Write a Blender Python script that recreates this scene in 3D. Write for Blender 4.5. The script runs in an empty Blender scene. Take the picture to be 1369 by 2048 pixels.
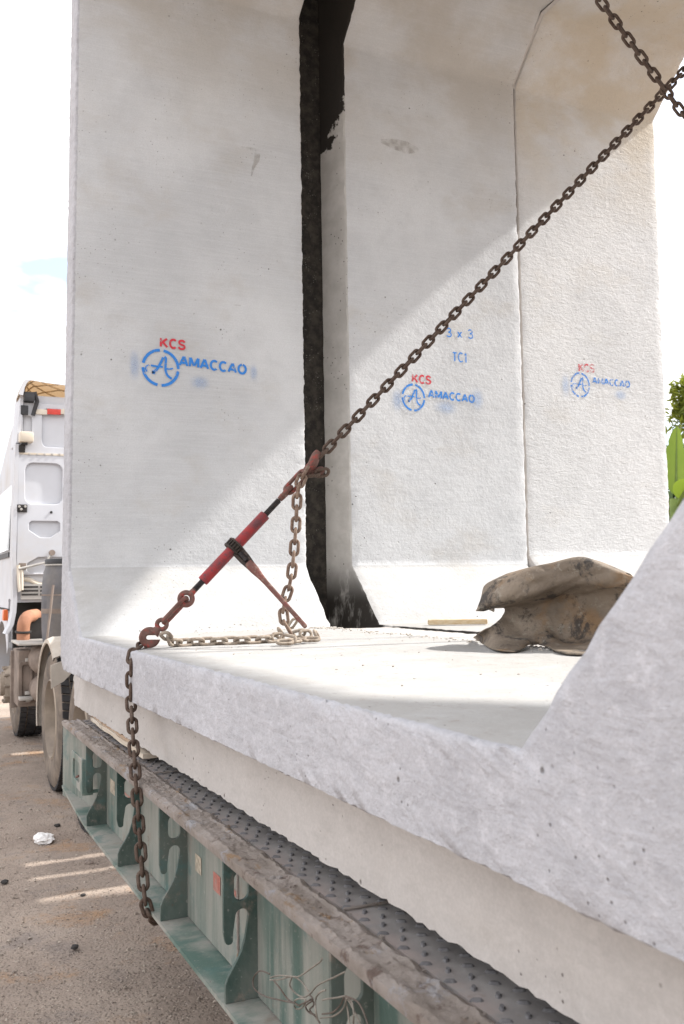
import bpy, bmesh, math, random
import numpy as np
from mathutils import Vector, Matrix, noise as mn
S = bpy.context.scene
COL = S.collection
rnd = random.Random(7)

# ---------------------------------------------------------------- camera, sky, sun, exposure
# units are metres, +Y runs along the trailer to the tractor, +X across it, the lens is the origin
CR = Vector((0.906891, -0.421069, -0.015784))
CU = Vector((-0.015782, -0.071378, 0.997324))
CF = Vector((0.421069, 0.904216, 0.071378))
FPX = 1902.319
cd = bpy.data.cameras.new('camera')
cam = bpy.data.objects.new('camera', cd); COL.objects.link(cam)
cam.matrix_world = Matrix(((CR.x, CU.x, -CF.x, 0), (CR.y, CU.y, -CF.y, 0), (CR.z, CU.z, -CF.z, 0), (0, 0, 0, 1)))
cd.sensor_fit = 'VERTICAL'; cd.sensor_height = 36; cd.sensor_width = 24
cd.lens = FPX / 2048 * 36
cd.clip_start = 0.05; cd.clip_end = 2000
cd.dof.use_dof = True; cd.dof.focus_distance = 3.3; cd.dof.aperture_fstop = 9
S.camera = cam

SUN = Vector((-1, 0.165, -0.96)).normalized()
EL = math.asin(-SUN.z); AZ = math.atan2(-SUN.x, -SUN.y)
w = bpy.data.worlds.new('World'); S.world = w; w.use_nodes = True
wn = w.node_tree; wn.nodes.clear()
def wnode(t): return wn.nodes.new(t)
out = wnode('ShaderNodeOutputWorld'); bg = wnode('ShaderNodeBackground'); bg.inputs[1].default_value = 0.15
sky = wnode('ShaderNodeTexSky'); sky.sky_type = 'NISHITA'; sky.sun_disc = False
sky.sun_elevation = EL; sky.sun_rotation = AZ; sky.dust_density = 1.6; sky.air_density = 1.0; sky.altitude = 20
tc = wnode('ShaderNodeTexCoord'); mp = wnode('ShaderNodeMapping'); mp.inputs['Scale'].default_value = (1, 1, 2.2); mp.inputs['Location'].default_value = (13.7, 7.1, 3.3)
cn = wnode('ShaderNodeTexNoise'); cn.inputs['Scale'].default_value = 2.3; cn.inputs['Detail'].default_value = 6; cn.inputs['Roughness'].default_value = 0.55
rp = wnode('ShaderNodeValToRGB'); rp.color_ramp.elements[0].position = 0.30; rp.color_ramp.elements[0].color = (0.2, 0.2, 0.2, 1); rp.color_ramp.elements[0].position = 0.41; rp.color_ramp.elements[1].position = 0.50
mx = wnode('ShaderNodeMix'); mx.data_type = 'RGBA'
L = wn.links.new
L(tc.outputs['Generated'], mp.inputs[0]); L(mp.outputs[0], cn.inputs['Vector']); L(cn.outputs[0], rp.inputs[0])
L(rp.outputs[0], mx.inputs['Factor']); L(sky.outputs[0], mx.inputs['A']); mx.inputs['B'].default_value = (8.6, 8.5, 8.6, 1)
L(mx.outputs['Result'], bg.inputs[0]); L(bg.outputs[0], out.inputs[0])

sd = bpy.data.lights.new('sun', 'SUN'); sd.energy = 4.1; sd.angle = math.radians(1.3); sd.color = (1.0, 0.965, 0.915)
so = bpy.data.objects.new('sun', sd); COL.objects.link(so); so.rotation_euler = SUN.to_track_quat('-Z', 'Y').to_euler(); so.location = (8, 0, 9)

S.view_settings.view_transform = 'Standard'; S.view_settings.look = 'None'
S.view_settings.exposure = 0.88; S.view_settings.gamma = 1; S.view_settings.use_curve_mapping = False
S.render.engine = 'CYCLES'
S.cycles.max_bounces = 8; S.cycles.diffuse_bounces = 5

# ---------------------------------------------------------------- helpers
def ray(px, py): return CF + CR * ((px - 684.5) / FPX) - CU * ((py - 1024) / FPX)
def atX(px, py, X): r = ray(px, py); return r * (X / r.x)
def atY(px, py, Y): r = ray(px, py); return r * (Y / r.y)
def atZ(px, py, Z): r = ray(px, py); return r * (Z / r.z)
def atD(px, py, D): return ray(px, py) * D

def fn(x, y=0.0, z=0.0): return mn.noise(Vector((x, y, z)))

def tag(o, label=None, cat=None, group=None, kind=None):
    if label: o['label'] = label
    if cat: o['category'] = cat
    if group: o['group'] = group
    if kind: o['kind'] = kind
    return o
def empty(name, loc=(0, 0, 0), label=None, cat=None, group=None):
    o = bpy.data.objects.new(name, None); COL.objects.link(o); o.location = loc; o.empty_display_size = 0.1
    return tag(o, label, cat, group)
def link_obj(name, me, parent=None, mat=None):
    o = bpy.data.objects.new(name, me); COL.objects.link(o)
    if mat is not None and not me.materials: me.materials.append(mat)
    if parent is not None:
        o.parent = parent
        pl = Vector((0, 0, 0)); q = parent
        while q is not None: pl += q.location; q = q.parent
        o.location = -pl
    return o
def smooth(me, ang=35):
    for p in me.polygons: p.use_smooth = True
    me.set_sharp_from_angle(angle=math.radians(ang))
def mesh(name, verts, faces, mat=None, parent=None, ang=None, mats=None):
    me = bpy.data.meshes.new(name); me.from_pydata([tuple(v) for v in verts], [], faces); me.validate(); me.update()
    if ang: smooth(me, ang)
    if mats:
        for m in mats: me.materials.append(m)
    return link_obj(name, me, parent, mat)
class MB:
    def __init__(s): s.bm = bmesh.new()
    def box(s, a, b, bev=0.0, M=None):
        a, b = Vector(a), Vector(b)
        r = bmesh.ops.create_cube(s.bm, size=1)['verts']
        c = (a + b) / 2; d = b - a
        for v in r: v.co = Vector((v.co.x * d.x, v.co.y * d.y, v.co.z * d.z)) + c
        if bev > 0:
            es = list({e for v in r for e in v.link_edges})
            rr = bmesh.ops.bevel(s.bm, geom=es, offset=bev, segments=2, affect='EDGES', profile=0.6)
            r = list({v for f in rr['faces'] for v in f.verts} | {v for v in r if v.is_valid})
        if M is not None:
            for v in r: v.co = M @ v.co
        return s
    def tube(s, pts, rad, n=8, closed=False, caps=True):
        pts = [Vector(p) for p in pts]; N = len(pts); rings = []
        rads = rad if isinstance(rad, (list, tuple)) else [rad] * N
        up = None
        for i in range(N):
            if closed: t = pts[(i + 1) % N] - pts[i - 1]
            else: t = pts[min(i + 1, N - 1)] - pts[max(i - 1, 0)]
            t.normalize()
            if up is None:
                up = t.orthogonal().normalized()
            up = (up - t * up.dot(t)); up = up.normalized() if up.length > 1e-6 else t.orthogonal().normalized()
            b = t.cross(up)
            rings.append([s.bm.verts.new(pts[i] + (up * math.cos(2 * math.pi * k / n) + b * math.sin(2 * math.pi * k / n)) * rads[i]) for k in range(n)])
        M = N if closed else N - 1
        for i in range(M):
            A, B = rings[i], rings[(i + 1) % N]
            off = 0
            if closed and i == N - 1:
                off = min(range(n), key=lambda o: (A[0].co - B[o].co).length)
            for k in range(n):
                s.bm.faces.new((A[k], A[(k + 1) % n], B[(k + 1 + off) % n], B[(k + off) % n]))
        if caps and not closed:
            s.bm.faces.new(rings[0][::-1]); s.bm.faces.new(rings[-1])
        return s
    def lathe(s, prof, n=32, M=None):   # prof [(r, h)], axis z
        rings = []
        for r, h in prof:
            rings.append([s.bm.verts.new((M or Matrix()) @ Vector((r * math.cos(2 * math.pi * k / n), r * math.sin(2 * math.pi * k / n), h))) for k in range(n)])
        for A, B in zip(rings, rings[1:]):
            for k in range(n): s.bm.faces.new((A[k], A[(k + 1) % n], B[(k + 1) % n], B[k]))
        for rg, (r, h) in ((rings[0][::-1], prof[0]), (rings[-1], prof[-1])):
            if r <= 0.0011: s.bm.faces.new(rg)
        return s
    def build(s, name, mat, parent=None, ang=35):
        bmesh.ops.recalc_face_normals(s.bm, faces=s.bm.faces)
        me = bpy.data.meshes.new(name); s.bm.to_mesh(me); s.bm.free()
        if ang: smooth(me, ang)
        return link_obj(name, me, parent, mat)
def plate(name, loops, thick, M, mat, parent=None, bev=0.0):
    """flat plate with holes: loops in (u, v), extruded +-thick/2 along w; M maps (u, v, w) to the world"""
    cu = bpy.data.curves.new(name, 'CURVE'); cu.dimensions = '2D'; cu.fill_mode = 'BOTH'
    cu.extrude = max(thick / 2 - bev, 0); cu.bevel_depth = bev; cu.bevel_resolution = 1; cu.offset = -bev
    for lp in loops:
        sp = cu.splines.new('POLY'); sp.points.add(len(lp) - 1); sp.use_cyclic_u = True
        for q, p in zip(sp.points, lp): q.co = (p[0], p[1], 0, 1)
    return curve_to_mesh(name, cu, M, mat, parent)
def curve_to_mesh(name, cu, M, mat, parent):
    t = bpy.data.objects.new('tmp', cu); COL.objects.link(t)
    dg = bpy.context.evaluated_depsgraph_get(); dg.update()
    me = bpy.data.meshes.new_from_object(t.evaluated_get(dg)); me.name = name
    bpy.data.objects.remove(t); bpy.data.curves.remove(cu)
    me.transform(M)
    for p in me.polygons: p.use_smooth = False
    me.materials.clear()
    return link_obj(name, me, parent, mat)
def arc(cx, cy, rx, a0, a1, n=10, ry=None):
    ry = rx if ry is None else ry
    return [(cx + rx * math.cos(math.radians(a0 + (a1 - a0) * i / n)), cy + ry * math.sin(math.radians(a0 + (a1 - a0) * i / n))) for i in range(n + 1)]
def rrect(x0, y0, x1, y1, r, n=5):
    return arc(x1 - r, y1 - r, r, 0, 90, n) + arc(x0 + r, y1 - r, r, 90, 180, n) + arc(x0 + r, y0 + r, r, 180, 270, n) + arc(x1 - r, y0 + r, r, 270, 360, n)
def spline(pts, sub=8):
    pts = [Vector(p) for p in pts]; o = []
    for i in range(len(pts) - 1):
        p0 = pts[max(i - 1, 0)]; p1 = pts[i]; p2 = pts[i + 1]; p3 = pts[min(i + 2, len(pts) - 1)]
        for k in range(sub):
            t = k / sub
            o.append(0.5 * ((2 * p1) + (p2 - p0) * t + (2 * p0 - 5 * p1 + 4 * p2 - p3) * t * t + (3 * p1 - p0 - 3 * p2 + p3) * t ** 3))
    o.append(pts[-1]); return o

# ---------------------------------------------------------------- materials
class NT:
    def __init__(s, name, rough=0.8, metal=0.0, spec=0.3):
        s.m = bpy.data.materials.new(name); s.m.use_nodes = True; s.t = s.m.node_tree
        s.b = s.t.nodes['Principled BSDF']; s.b.inputs['Roughness'].default_value = rough
        s.b.inputs['Metallic'].default_value = metal; s.b.inputs['Specular IOR Level'].default_value = spec
        s.co = s.t.nodes.new('ShaderNodeTexCoord').outputs['Object']; s.h = None
    def n(s, t): return s.t.nodes.new(t)
    def l(s, a, b): s.t.links.new(a, b)
    def mapped(s, scale=(1, 1, 1), loc=(0, 0, 0), rot=(0, 0, 0)):
        m = s.n('ShaderNodeMapping'); m.inputs['Scale'].default_value = scale; m.inputs['Location'].default_value = loc
        m.inputs['Rotation'].default_value = rot; s.l(s.co, m.inputs[0]); return m.outputs[0]
    def noise(s, scale, detail=4, rough=0.55, vec=None, dist=0.0):
        q = s.n('ShaderNodeTexNoise'); q.inputs['Scale'].default_value = scale; q.inputs['Detail'].default_value = detail
        q.inputs['Roughness'].default_value = rough; q.inputs['Distortion'].default_value = dist
        s.l(vec if vec is not None else s.co, q.inputs['Vector']); return q.outputs[0]
    def vor(s, scale, vec=None, rand=1.0):
        q = s.n('ShaderNodeTexVoronoi'); q.inputs['Scale'].default_value = scale; q.inputs['Randomness'].default_value = rand
        s.l(vec if vec is not None else s.co, q.inputs['Vector']); return q.outputs['Distance'], q.outputs['Color']
    def ramp(s, f, p0, p1, c0=0.0, c1=1.0):
        q = s.n('ShaderNodeMapRange'); q.inputs['From Min'].default_value = p0; q.inputs['From Max'].default_value = p1
        q.inputs['To Min'].default_value = c0; q.inputs['To Max'].default_value = c1; q.interpolation_type = 'SMOOTHSTEP'
        s.l(f, q.inputs['Value']); return q.outputs[0]
    def math(s, op, a, b=None):
        q = s.n('ShaderNodeMath'); q.operation = op
        for i, v in enumerate((a, b)):
            if v is None: continue
            if isinstance(v, (int, float)): q.inputs[i].default_value = v
            else: s.l(v, q.inputs[i])
        return q.outputs[0]
    def mix(s, f, a, b):
        q = s.n('ShaderNodeMix'); q.data_type = 'RGBA'
        if isinstance(f, (int, float)): q.inputs['Factor'].default_value = f
        else: s.l(f, q.inputs['Factor'])
        for k, v in (('A', a), ('B', b)):
            if isinstance(v, tuple): q.inputs[k].default_value = (*v, 1)
            else: s.l(v, q.inputs[k])
        return q.outputs['Result']
    def color(s, c):
        if isinstance(c, tuple): s.b.inputs['Base Color'].default_value = (*c, 1)
        else: s.l(c, s.b.inputs['Base Color'])
        return s
    def bump(s, h, dist=0.002, strength=1.0):
        q = s.n('ShaderNodeBump'); q.inputs['Distance'].default_value = dist; q.inputs['Strength'].default_value = strength
        s.l(h, q.inputs['Height'])
        if s.h is not None: s.l(s.h, q.inputs['Normal'])
        s.h = q.outputs[0]; s.l(s.h, s.b.inputs['Normal']); return s
    def sep(s, v):
        q = s.n('ShaderNodeSeparateXYZ'); s.l(v, q.inputs[0]); return q.outputs

def concrete(name, c0, c1, streak, streak_dist, pit=0.002, stain=(0.36, 0.29, 0.2), stain_amt=0.35, pores=1.0, top_stain=0.0, fine=0.0012, big_dist=0.003, rough_dist=0.0, dust=0.0, mottle=0.0, warp=0.0):
    a = NT(name, 0.92, 0, 0.15)
    big = a.noise(1.4, 5, 0.6); mid = a.noise(7, 5, 0.65); sp = a.noise(160, 2, 0.6)
    st = a.noise(1.0, 6, 0.6, a.mapped(streak), warp)
    c = a.mix(a.ramp(big, 0.32, 0.68), c0, c1)
    c = a.mix(a.ramp(mid, 0.42, 0.75, 0, 0.35), c, tuple(v * 0.86 for v in c0))
    c = a.mix(a.ramp(st, 0.40, 0.68, 0, 0.25), c, tuple(min(v * 1.10, 0.9) for v in c1))
    sn = a.noise(2.1, 6, 0.62, a.mapped((1, 1, 1.6), (4.2, 1.1, 0.3)))
    f = a.ramp(sn, 0.52, 0.72, 0, stain_amt)
    if top_stain > 0:
        z = a.sep(a.co)[2]
        f = a.math('MAXIMUM', f, a.math('MULTIPLY', a.ramp(z, 1.9, 2.8, 0, top_stain), a.ramp(sn, 0.34, 0.62, 0.15, 1)))
    c = a.mix(f, c, stain)
    c = a.mix(a.ramp(sp, 0.36, 0.62, 0, 0.16), c, tuple(v * 0.66 for v in c0))
    if mottle > 0:
        c = a.mix(a.ramp(a.noise(40, 6, 0.75, a.mapped((1, 0.35, 1.2))), 0.45, 0.68, 0, mottle), c, tuple(v * 0.70 for v in c0))
        c = a.mix(a.ramp(a.noise(30, 7, 0.8, a.mapped((1, 1, 1), (5, 5, 5))), 0.5, 0.66, 0, mottle), c, tuple(min(v * 1.2, 0.9) for v in c1))
    if dust > 0:
        nz = a.n('ShaderNodeNewGeometry').outputs['True Normal']
        dn = a.noise(5, 6, 0.7)
        c = a.mix(a.math('MULTIPLY', a.ramp(a.sep(nz)[2], 0.4, 0.95), a.ramp(dn, 0.25, 0.6, dust * 0.6, dust)), c, (0.335, 0.32, 0.30))  # settled dust on upward faces, toned darker so the sunlit floor stays below white
        c = a.mix(a.math('MULTIPLY', a.ramp(a.sep(nz)[2], 0.8, 0.95), a.ramp(a.noise(14, 6, 0.75), 0.56, 0.72, 0, 0.6)), c, (0.25, 0.205, 0.16))
    d, _ = a.vor(13); pm = a.noise(3.1, 2)
    pore = a.math('MULTIPLY', a.ramp(d, 0.075, 0.03), a.ramp(pm, 0.48, 0.62, 0, pores))
    d2, _ = a.vor(46); pore2 = a.math('MULTIPLY', a.ramp(d2, 0.13, 0.05), a.ramp(pm, 0.5, 0.6, 0, pores * 0.8))
    pore = a.math('MAXIMUM', pore, pore2)
    c = a.mix(a.math('MULTIPLY', pore, 0.8), c, (0.07, 0.06, 0.05))
    a.color(c)
    a.bump(a.noise(9, 3, 0.5), big_dist, 0.6)
    a.bump(st, streak_dist, 0.9)
    a.bump(a.noise(30, 4, 0.65), rough_dist, 1.0)
    a.bump(a.noise(75, 5, 0.7), fine, 1.0)
    a.bump(a.math('MULTIPLY', pore, -1), pit, 1.0)
    return a.m
M = {}
M['wall'] = concrete('concrete_inner', (0.49, 0.50, 0.512), (0.59, 0.60, 0.61), (5, 9, 150), 0.0008, stain=(0.41, 0.37, 0.315), stain_amt=0.35, top_stain=0.65, pores=1.0, rough_dist=0.004, fine=0.0014, dust=0.8, warp=0.3)
M['wall_rough'] = concrete('concrete_inner_rough', (0.54, 0.545, 0.55), (0.63, 0.633, 0.635), (16, 16, 48), 0.0055, stain=(0.50, 0.435, 0.34), stain_amt=0.3, top_stain=0.85, pores=1.0, fine=0.0025, rough_dist=0.004, dust=0.8, warp=1.0)
M['slab_end'] = concrete('concrete_trowelled', (0.40, 0.398, 0.42), (0.48, 0.478, 0.502), (11, 6.0, 20), 0.0045, stain_amt=0.05, pores=0.9, fine=0.0022, big_dist=0.0003, rough_dist=0.0055, mottle=0.42, warp=1.2)
M['recess'] = concrete('concrete_formed', (0.43, 0.405, 0.385), (0.50, 0.475, 0.455), (3, 4, 14), 0.0006, stain_amt=0.15, pores=1.4, fine=0.0012, big_dist=0.0008, mottle=0.2)
def mk_black():
    a = NT('bitumen_seal', 0.7, 0, 0.3)
    d, _ = a.vor(90); p = a.noise(14, 3)
    c = a.mix(a.ramp(a.noise(20, 5, 0.7), 0.35, 0.7), (0.018, 0.016, 0.014), (0.06, 0.052, 0.043))
    c = a.mix(a.math('MULTIPLY', a.ramp(d, 0.26, 0.1), a.ramp(p, 0.5, 0.66, 0, 0.8)), c, (0.32, 0.31, 0.28))
    a.color(c).bump(a.noise(60, 4, 0.7), 0.004); return a.m
M['black'] = mk_black()
def mk_tongue():
    a = NT('concrete_smeared_with_bitumen', 0.9, 0, 0.15)
    x = a.sep(a.co); n1 = a.noise(9, 5, 0.65); n2 = a.noise(60, 3)
    c = a.mix(a.ramp(n1, 0.35, 0.7), (0.40, 0.39, 0.37), (0.49, 0.48, 0.46))
    zz = a.math('ADD', x[2], a.math('MULTIPLY', a.math('SUBTRACT', n1, 0.5), 0.5))
    zz = a.math('ADD', zz, a.math('MULTIPLY', a.math('SUBTRACT', x[1], 4.28), 1.0)); up = a.ramp(zz, 2.40, 2.43)
    lo = a.math('MULTIPLY', a.ramp(x[2], 0.14, -0.12), a.ramp(a.noise(6, 5, 0.7, a.mapped((1, 1, 0.5))), 0.28, 0.50))
    d, _ = a.vor(38); sp = a.math('MULTIPLY', a.ramp(d, 0.16, 0.08), a.ramp(a.noise(5, 2), 0.5, 0.6))
    f = a.math('MAXIMUM', a.math('MAXIMUM', up, lo), sp)
    a.color(a.mix(f, c, (0.03, 0.027, 0.024))).bump(n2, 0.002); return a.m
M['tongue'] = mk_tongue()
def mk_rust(name, c0, c1, c2, rough=0.75, metal=0.35, bump=0.0008, sc=1.0):
    a = NT(name, rough, metal, 0.3)
    a.co = a.n('ShaderNodeNewGeometry').outputs['Position']
    c = a.mix(a.ramp(a.noise(45 * sc, 4), 0.35, 0.65), c0, c1)
    c = a.mix(a.ramp(a.noise(120 * sc, 4, 0.7), 0.5, 0.7, 0, 0.75), c, c2)
    a.color(c).bump(a.noise(400 * sc, 3), bump); return a.m
M['chain'] = mk_rust('brown_chain_steel', (0.075, 0.048, 0.036), (0.115, 0.082, 0.064), (0.16, 0.125, 0.10))
M['chain_dusty'] = mk_rust('dusty_chain_steel', (0.25, 0.20, 0.155), (0.36, 0.31, 0.255), (0.17, 0.10, 0.065), metal=0.1)
M['chain_worn'] = mk_rust('worn_rusty_chain_steel', (0.15, 0.095, 0.07), (0.26, 0.19, 0.145), (0.10, 0.065, 0.05), metal=0.2)
M['hook'] = mk_rust('rusty_red_hook_steel', (0.12, 0.062, 0.05), (0.17, 0.10, 0.085), (0.42, 0.05, 0.04), metal=0.2, sc=0.45)
M['red'] = mk_rust('worn_red_paint', (0.29, 0.026, 0.028), (0.12, 0.04, 0.045), (0.06, 0.045, 0.055), rough=0.55, metal=0.0, sc=0.5)
M['thread'] = mk_rust('oily_thread', (0.025, 0.022, 0.022), (0.05, 0.045, 0.045), (0.07, 0.05, 0.04))
M['gear'] = mk_rust('oily_black_casting', (0.035, 0.028, 0.025), (0.06, 0.05, 0.043), (0.11, 0.075, 0.06))
M['handle'] = mk_rust('worn_handle_paint', (0.17, 0.06, 0.05), (0.12, 0.07, 0.058), (0.27, 0.21, 0.165), metal=0.1, sc=0.4)
def mk_green(name='weathered_green_paint', dust=1.0, base=1.0, vert=(3.0, 6.5, 0.9)):
    a = NT(name, 0.65, 0, 0.3)
    v = a.noise(1.0, 9, 0.62, a.mapped(vert), 0.4); b = a.noise(5, 6, 0.65); f = a.noise(80, 4, 0.7)
    v2 = a.noise(1.0, 5, 0.6, a.mapped((9, 30, 1.5)))
    c = a.mix(a.ramp(b, 0.35, 0.65), (0.024 * base, 0.066 * base, 0.053 * base), (0.05 * base, 0.105 * base, 0.09 * base))
    c = a.mix(a.ramp(v, 0.36, 0.58, 0.15 * dust, 0.88 * dust), c, (0.275, 0.265, 0.235))
    c = a.mix(a.math('MULTIPLY', a.ramp(v2, 0.5, 0.7, 0, 0.5 * dust), a.ramp(a.noise(4, 4), 0.42, 0.6)), c, (0.31, 0.30, 0.27))
    bl = a.noise(4.0, 7, 0.72, a.mapped((1, 1, 1), (3, 8, 1)))
    c = a.mix(a.ramp(bl, 0.53, 0.64, 0, 0.55), c, (0.06, 0.13, 0.125))
    c = a.mix(a.ramp(a.noise(6, 7, 0.75, a.mapped((1, 1, 1), (9, 2, 4))), 0.56, 0.68, 0, 0.7), c, (0.21, 0.17, 0.14))
    c = a.mix(a.ramp(f, 0.60, 0.74, 0, 0.5), c, (0.33, 0.32, 0.29))
    c = a.mix(a.ramp(a.noise(14, 7, 0.78, a.mapped((1, 1, 1), (1, 1, 7))), 0.63, 0.70, 0, 0.85), c, (0.12, 0.07, 0.05))
    a.color(c).bump(f, 0.0008).bump(b, 0.002); return a.m
M['gusset'] = mk_green('shaded_green_paint', 0.32, 0.6, (5, 5, 2.5))  # same green, darkened in colour for the shade on the gusset faces
M['green'] = mk_green(dust=0.85)
M['green_dusty'] = mk_green('dusty_green_paint', 1.1, 1.5, (5, 5, 5))
def mk_mudsteel():
    a = NT('mud_caked_rusty_steel', 0.9, 0.0, 0.2)
    b = a.noise(6, 6, 0.7); v = a.noise(22, 5, 0.7)
    c = a.mix(a.ramp(b, 0.4, 0.62), (0.36, 0.315, 0.285), (0.27, 0.23, 0.20))
    c = a.mix(a.ramp(v, 0.55, 0.68, 0, 0.8), c, (0.115, 0.075, 0.06))
    c = a.mix(a.ramp(a.noise(7, 7, 0.75), 0.54, 0.64, 0, 0.75), c, (0.36, 0.36, 0.38))
    c = a.mix(a.ramp(a.noise(18, 6, 0.75, a.mapped((1, 0.3, 1), (4, 4, 4))), 0.57, 0.66, 0, 0.8), c, (0.27, 0.17, 0.09))
    a.color(c).bump(a.noise(45, 7, 0.8), 0.011).bump(a.noise(200, 3), 0.001); return a.m
M['mud'] = mk_mudsteel()
def mk_deck():
    a = NT('scuffed_tread_plate', 0.65, 0.1, 0.3)
    c = a.mix(a.ramp(a.noise(8, 5, 0.6), 0.35, 0.7), (0.25, 0.236, 0.228), (0.35, 0.332, 0.32))
    sc = a.noise(1, 5, 0.75, a.mapped((90, 22, 1), (0, 0, 0), (0, 0, 0.5)))
    c = a.mix(a.ramp(sc, 0.55, 0.68, 0, 0.6), c, (0.31, 0.30, 0.30))
    c = a.mix(a.ramp(a.noise(12, 5, 0.7), 0.6, 0.7, 0, 0.6), c, (0.16, 0.115, 0.095))
    c = a.mix(a.math('MULTIPLY', a.ramp(a.sep(a.co)[0], 0.80, 0.735), a.ramp(a.noise(16, 6, 0.7), 0.35, 0.6)), c, (0.33, 0.28, 0.26))
    a.color(c).bump(a.noise(120, 4), 0.0008); return a.m
M['deck'] = mk_deck()
M['tread_metal'] = mk_rust('worn_tread_metal', (0.13, 0.126, 0.13), (0.17, 0.165, 0.17), (0.22, 0.215, 0.215), rough=0.8, metal=0.0)
def simple(name, c, rough=0.6, metal=0.0, var=0.25, sc=12, spec=0.3, bump=0.0006, dirt=None, dirt_amt=0.5):
    a = NT(name, rough, metal, spec)
    q = a.mix(a.ramp(a.noise(sc, 4), 0.3, 0.7), tuple(v * (1 - var) for v in c), tuple(min(1, v * (1 + var)) for v in c))
    if dirt: q = a.mix(a.ramp(a.noise(sc * 0.35, 6, 0.7), 0.42, 0.7, 0, dirt_amt), q, dirt)
    a.color(q).bump(a.noise(sc * 18, 3), bump); return a.m
M['cab'] = simple('white_cab_paint', (0.52, 0.53, 0.56), 0.6, 0, 0.06, 2, 0.2, 0.0001, (0.46, 0.40, 0.32), 0.6)
M['cab_cream'] = simple('yellowed_white_panel', (0.62, 0.56, 0.47), 0.5, 0, 0.08, 4, 0.3, 0.0002, (0.45, 0.36, 0.25), 0.5)
def mk_shell():
    a = NT('thin_white_fibreglass', 0.6, 0, 0.2); a.color((0.55, 0.50, 0.43))
    t = a.n('ShaderNodeBsdfTranslucent'); t.inputs[0].default_value = (0.50, 0.33, 0.18, 1)
    mxs = a.n('ShaderNodeMixShader'); mxs.inputs[0].default_value = 0.28
    a.l(a.b.outputs[0], mxs.inputs[1]); a.l(t.outputs[0], mxs.inputs[2]); a.l(mxs.outputs[0], a.t.nodes['Material Output'].inputs[0]); return a.m
M['shell'] = mk_shell()
M['tan'] = simple('raw_fibreglass', (0.30, 0.205, 0.115), 0.7, 0, 0.2, 6, 0.3, 0.001)
M['tan_rib'] = simple('fibreglass_rib', (0.62, 0.50, 0.34), 0.7, 0, 0.1, 6)
M['blackp'] = simple('black_plastic', (0.03, 0.03, 0.033), 0.55, 0, 0.3, 9, 0.4)
M['drum'] = simple('scuffed_dark_plastic_drum', (0.085, 0.085, 0.095), 0.55, 0, 0.35, 5, 0.4, 0.001, (0.2, 0.18, 0.16), 0.6)
M['tyre'] = simple('dusty_tyre_rubber', (0.19, 0.155, 0.125), 0.9, 0, 0.3, 7, 0.2, 0.002, (0.085, 0.075, 0.07), 0.8)
M['tread'] = simple('black_tyre_tread', (0.045, 0.043, 0.043), 0.9, 0, 0.3, 10, 0.2)
M['rim'] = simple('dusty_beige_rim', (0.30, 0.25, 0.20), 0.8, 0, 0.2, 6, 0.2, 0.0006, (0.17, 0.14, 0.12), 0.6)
M['wheel_disc'] = simple('shaded_wheel_disc', (0.12, 0.10, 0.085), 0.85, 0, 0.3, 6)  # colour darkened to stand for the shade deep inside the wheel dish
M['fender'] = simple('mud_splashed_white_fender', (0.50, 0.45, 0.39), 0.75, 0, 0.12, 6, 0.2, 0.001, (0.30, 0.24, 0.18), 0.6)
M['dirtsteel'] = simple('dusty_brown_steel', (0.24, 0.195, 0.165), 0.85, 0.0, 0.2, 8, 0.2, 0.001, (0.13, 0.10, 0.085), 0.6)
M['darksteel'] = simple('grimy_dark_steel', (0.04, 0.037, 0.035), 0.85, 0.0, 0.3, 8)
M['orange'] = simple('orange_rubber_hose', (0.34, 0.165, 0.10), 0.75, 0, 0.2, 6, 0.3, 0.0005, (0.40, 0.20, 0.12), 0.5)
M['amber'] = simple('amber_lens', (0.75, 0.17, 0.05), 0.3, 0, 0.05)
M['redtape'] = simple('red_reflective_tape', (0.60, 0.07, 0.055), 0.45, 0, 0.15, 30)
M['fadedred'] = simple('faded_red_tape', (0.36, 0.13, 0.10), 0.7, 0, 0.3, 60, dirt=(0.24, 0.21, 0.19), dirt_amt=0.7)
M['fadedwhite'] = simple('faded_cream_tape', (0.36, 0.31, 0.24), 0.7, 0, 0.3, 60, dirt=(0.22, 0.21, 0.18), dirt_amt=0.7)
M['alu'] = simple('dull_aluminium', (0.42, 0.40, 0.37), 0.5, 0.3, 0.1, 10)
M['wire'] = simple('dull_grey_wire', (0.22, 0.195, 0.165), 0.6, 0.3, 0.2, 30)
M['wire_dark'] = simple('brown_wire', (0.11, 0.085, 0.07), 0.6, 0.3, 0.2, 30)
M['glass'] = simple('dark_side_glass', (0.05, 0.055, 0.06), 0.1, 0, 0.1, 3, 0.6)
M['paper'] = simple('crumpled_white_paper', (0.72, 0.70, 0.68), 0.8, 0, 0.1, 20)
def mk_wood(name, c0, c1):
    a = NT(name, 0.85, 0, 0.2)
    g = a.noise(1, 5, 0.6, a.mapped((30, 4, 120)))
    c = a.mix(a.ramp(g, 0.35, 0.65), c0, c1)
    c = a.mix(a.ramp(a.noise(14, 4), 0.55, 0.7, 0, 0.7), c, tuple(v * 0.45 for v in c0))
    a.color(c).bump(g, 0.002); return a.m
M['wood'] = mk_wood('weathered_brown_wood', (0.30, 0.20, 0.13), (0.42, 0.32, 0.24))
M['wood_pale'] = mk_wood('pale_split_wood', (0.50, 0.42, 0.33), (0.58, 0.52, 0.44))
M['stick'] = mk_wood('yellow_timber', (0.50, 0.37, 0.22), (0.58, 0.48, 0.33))
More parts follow.
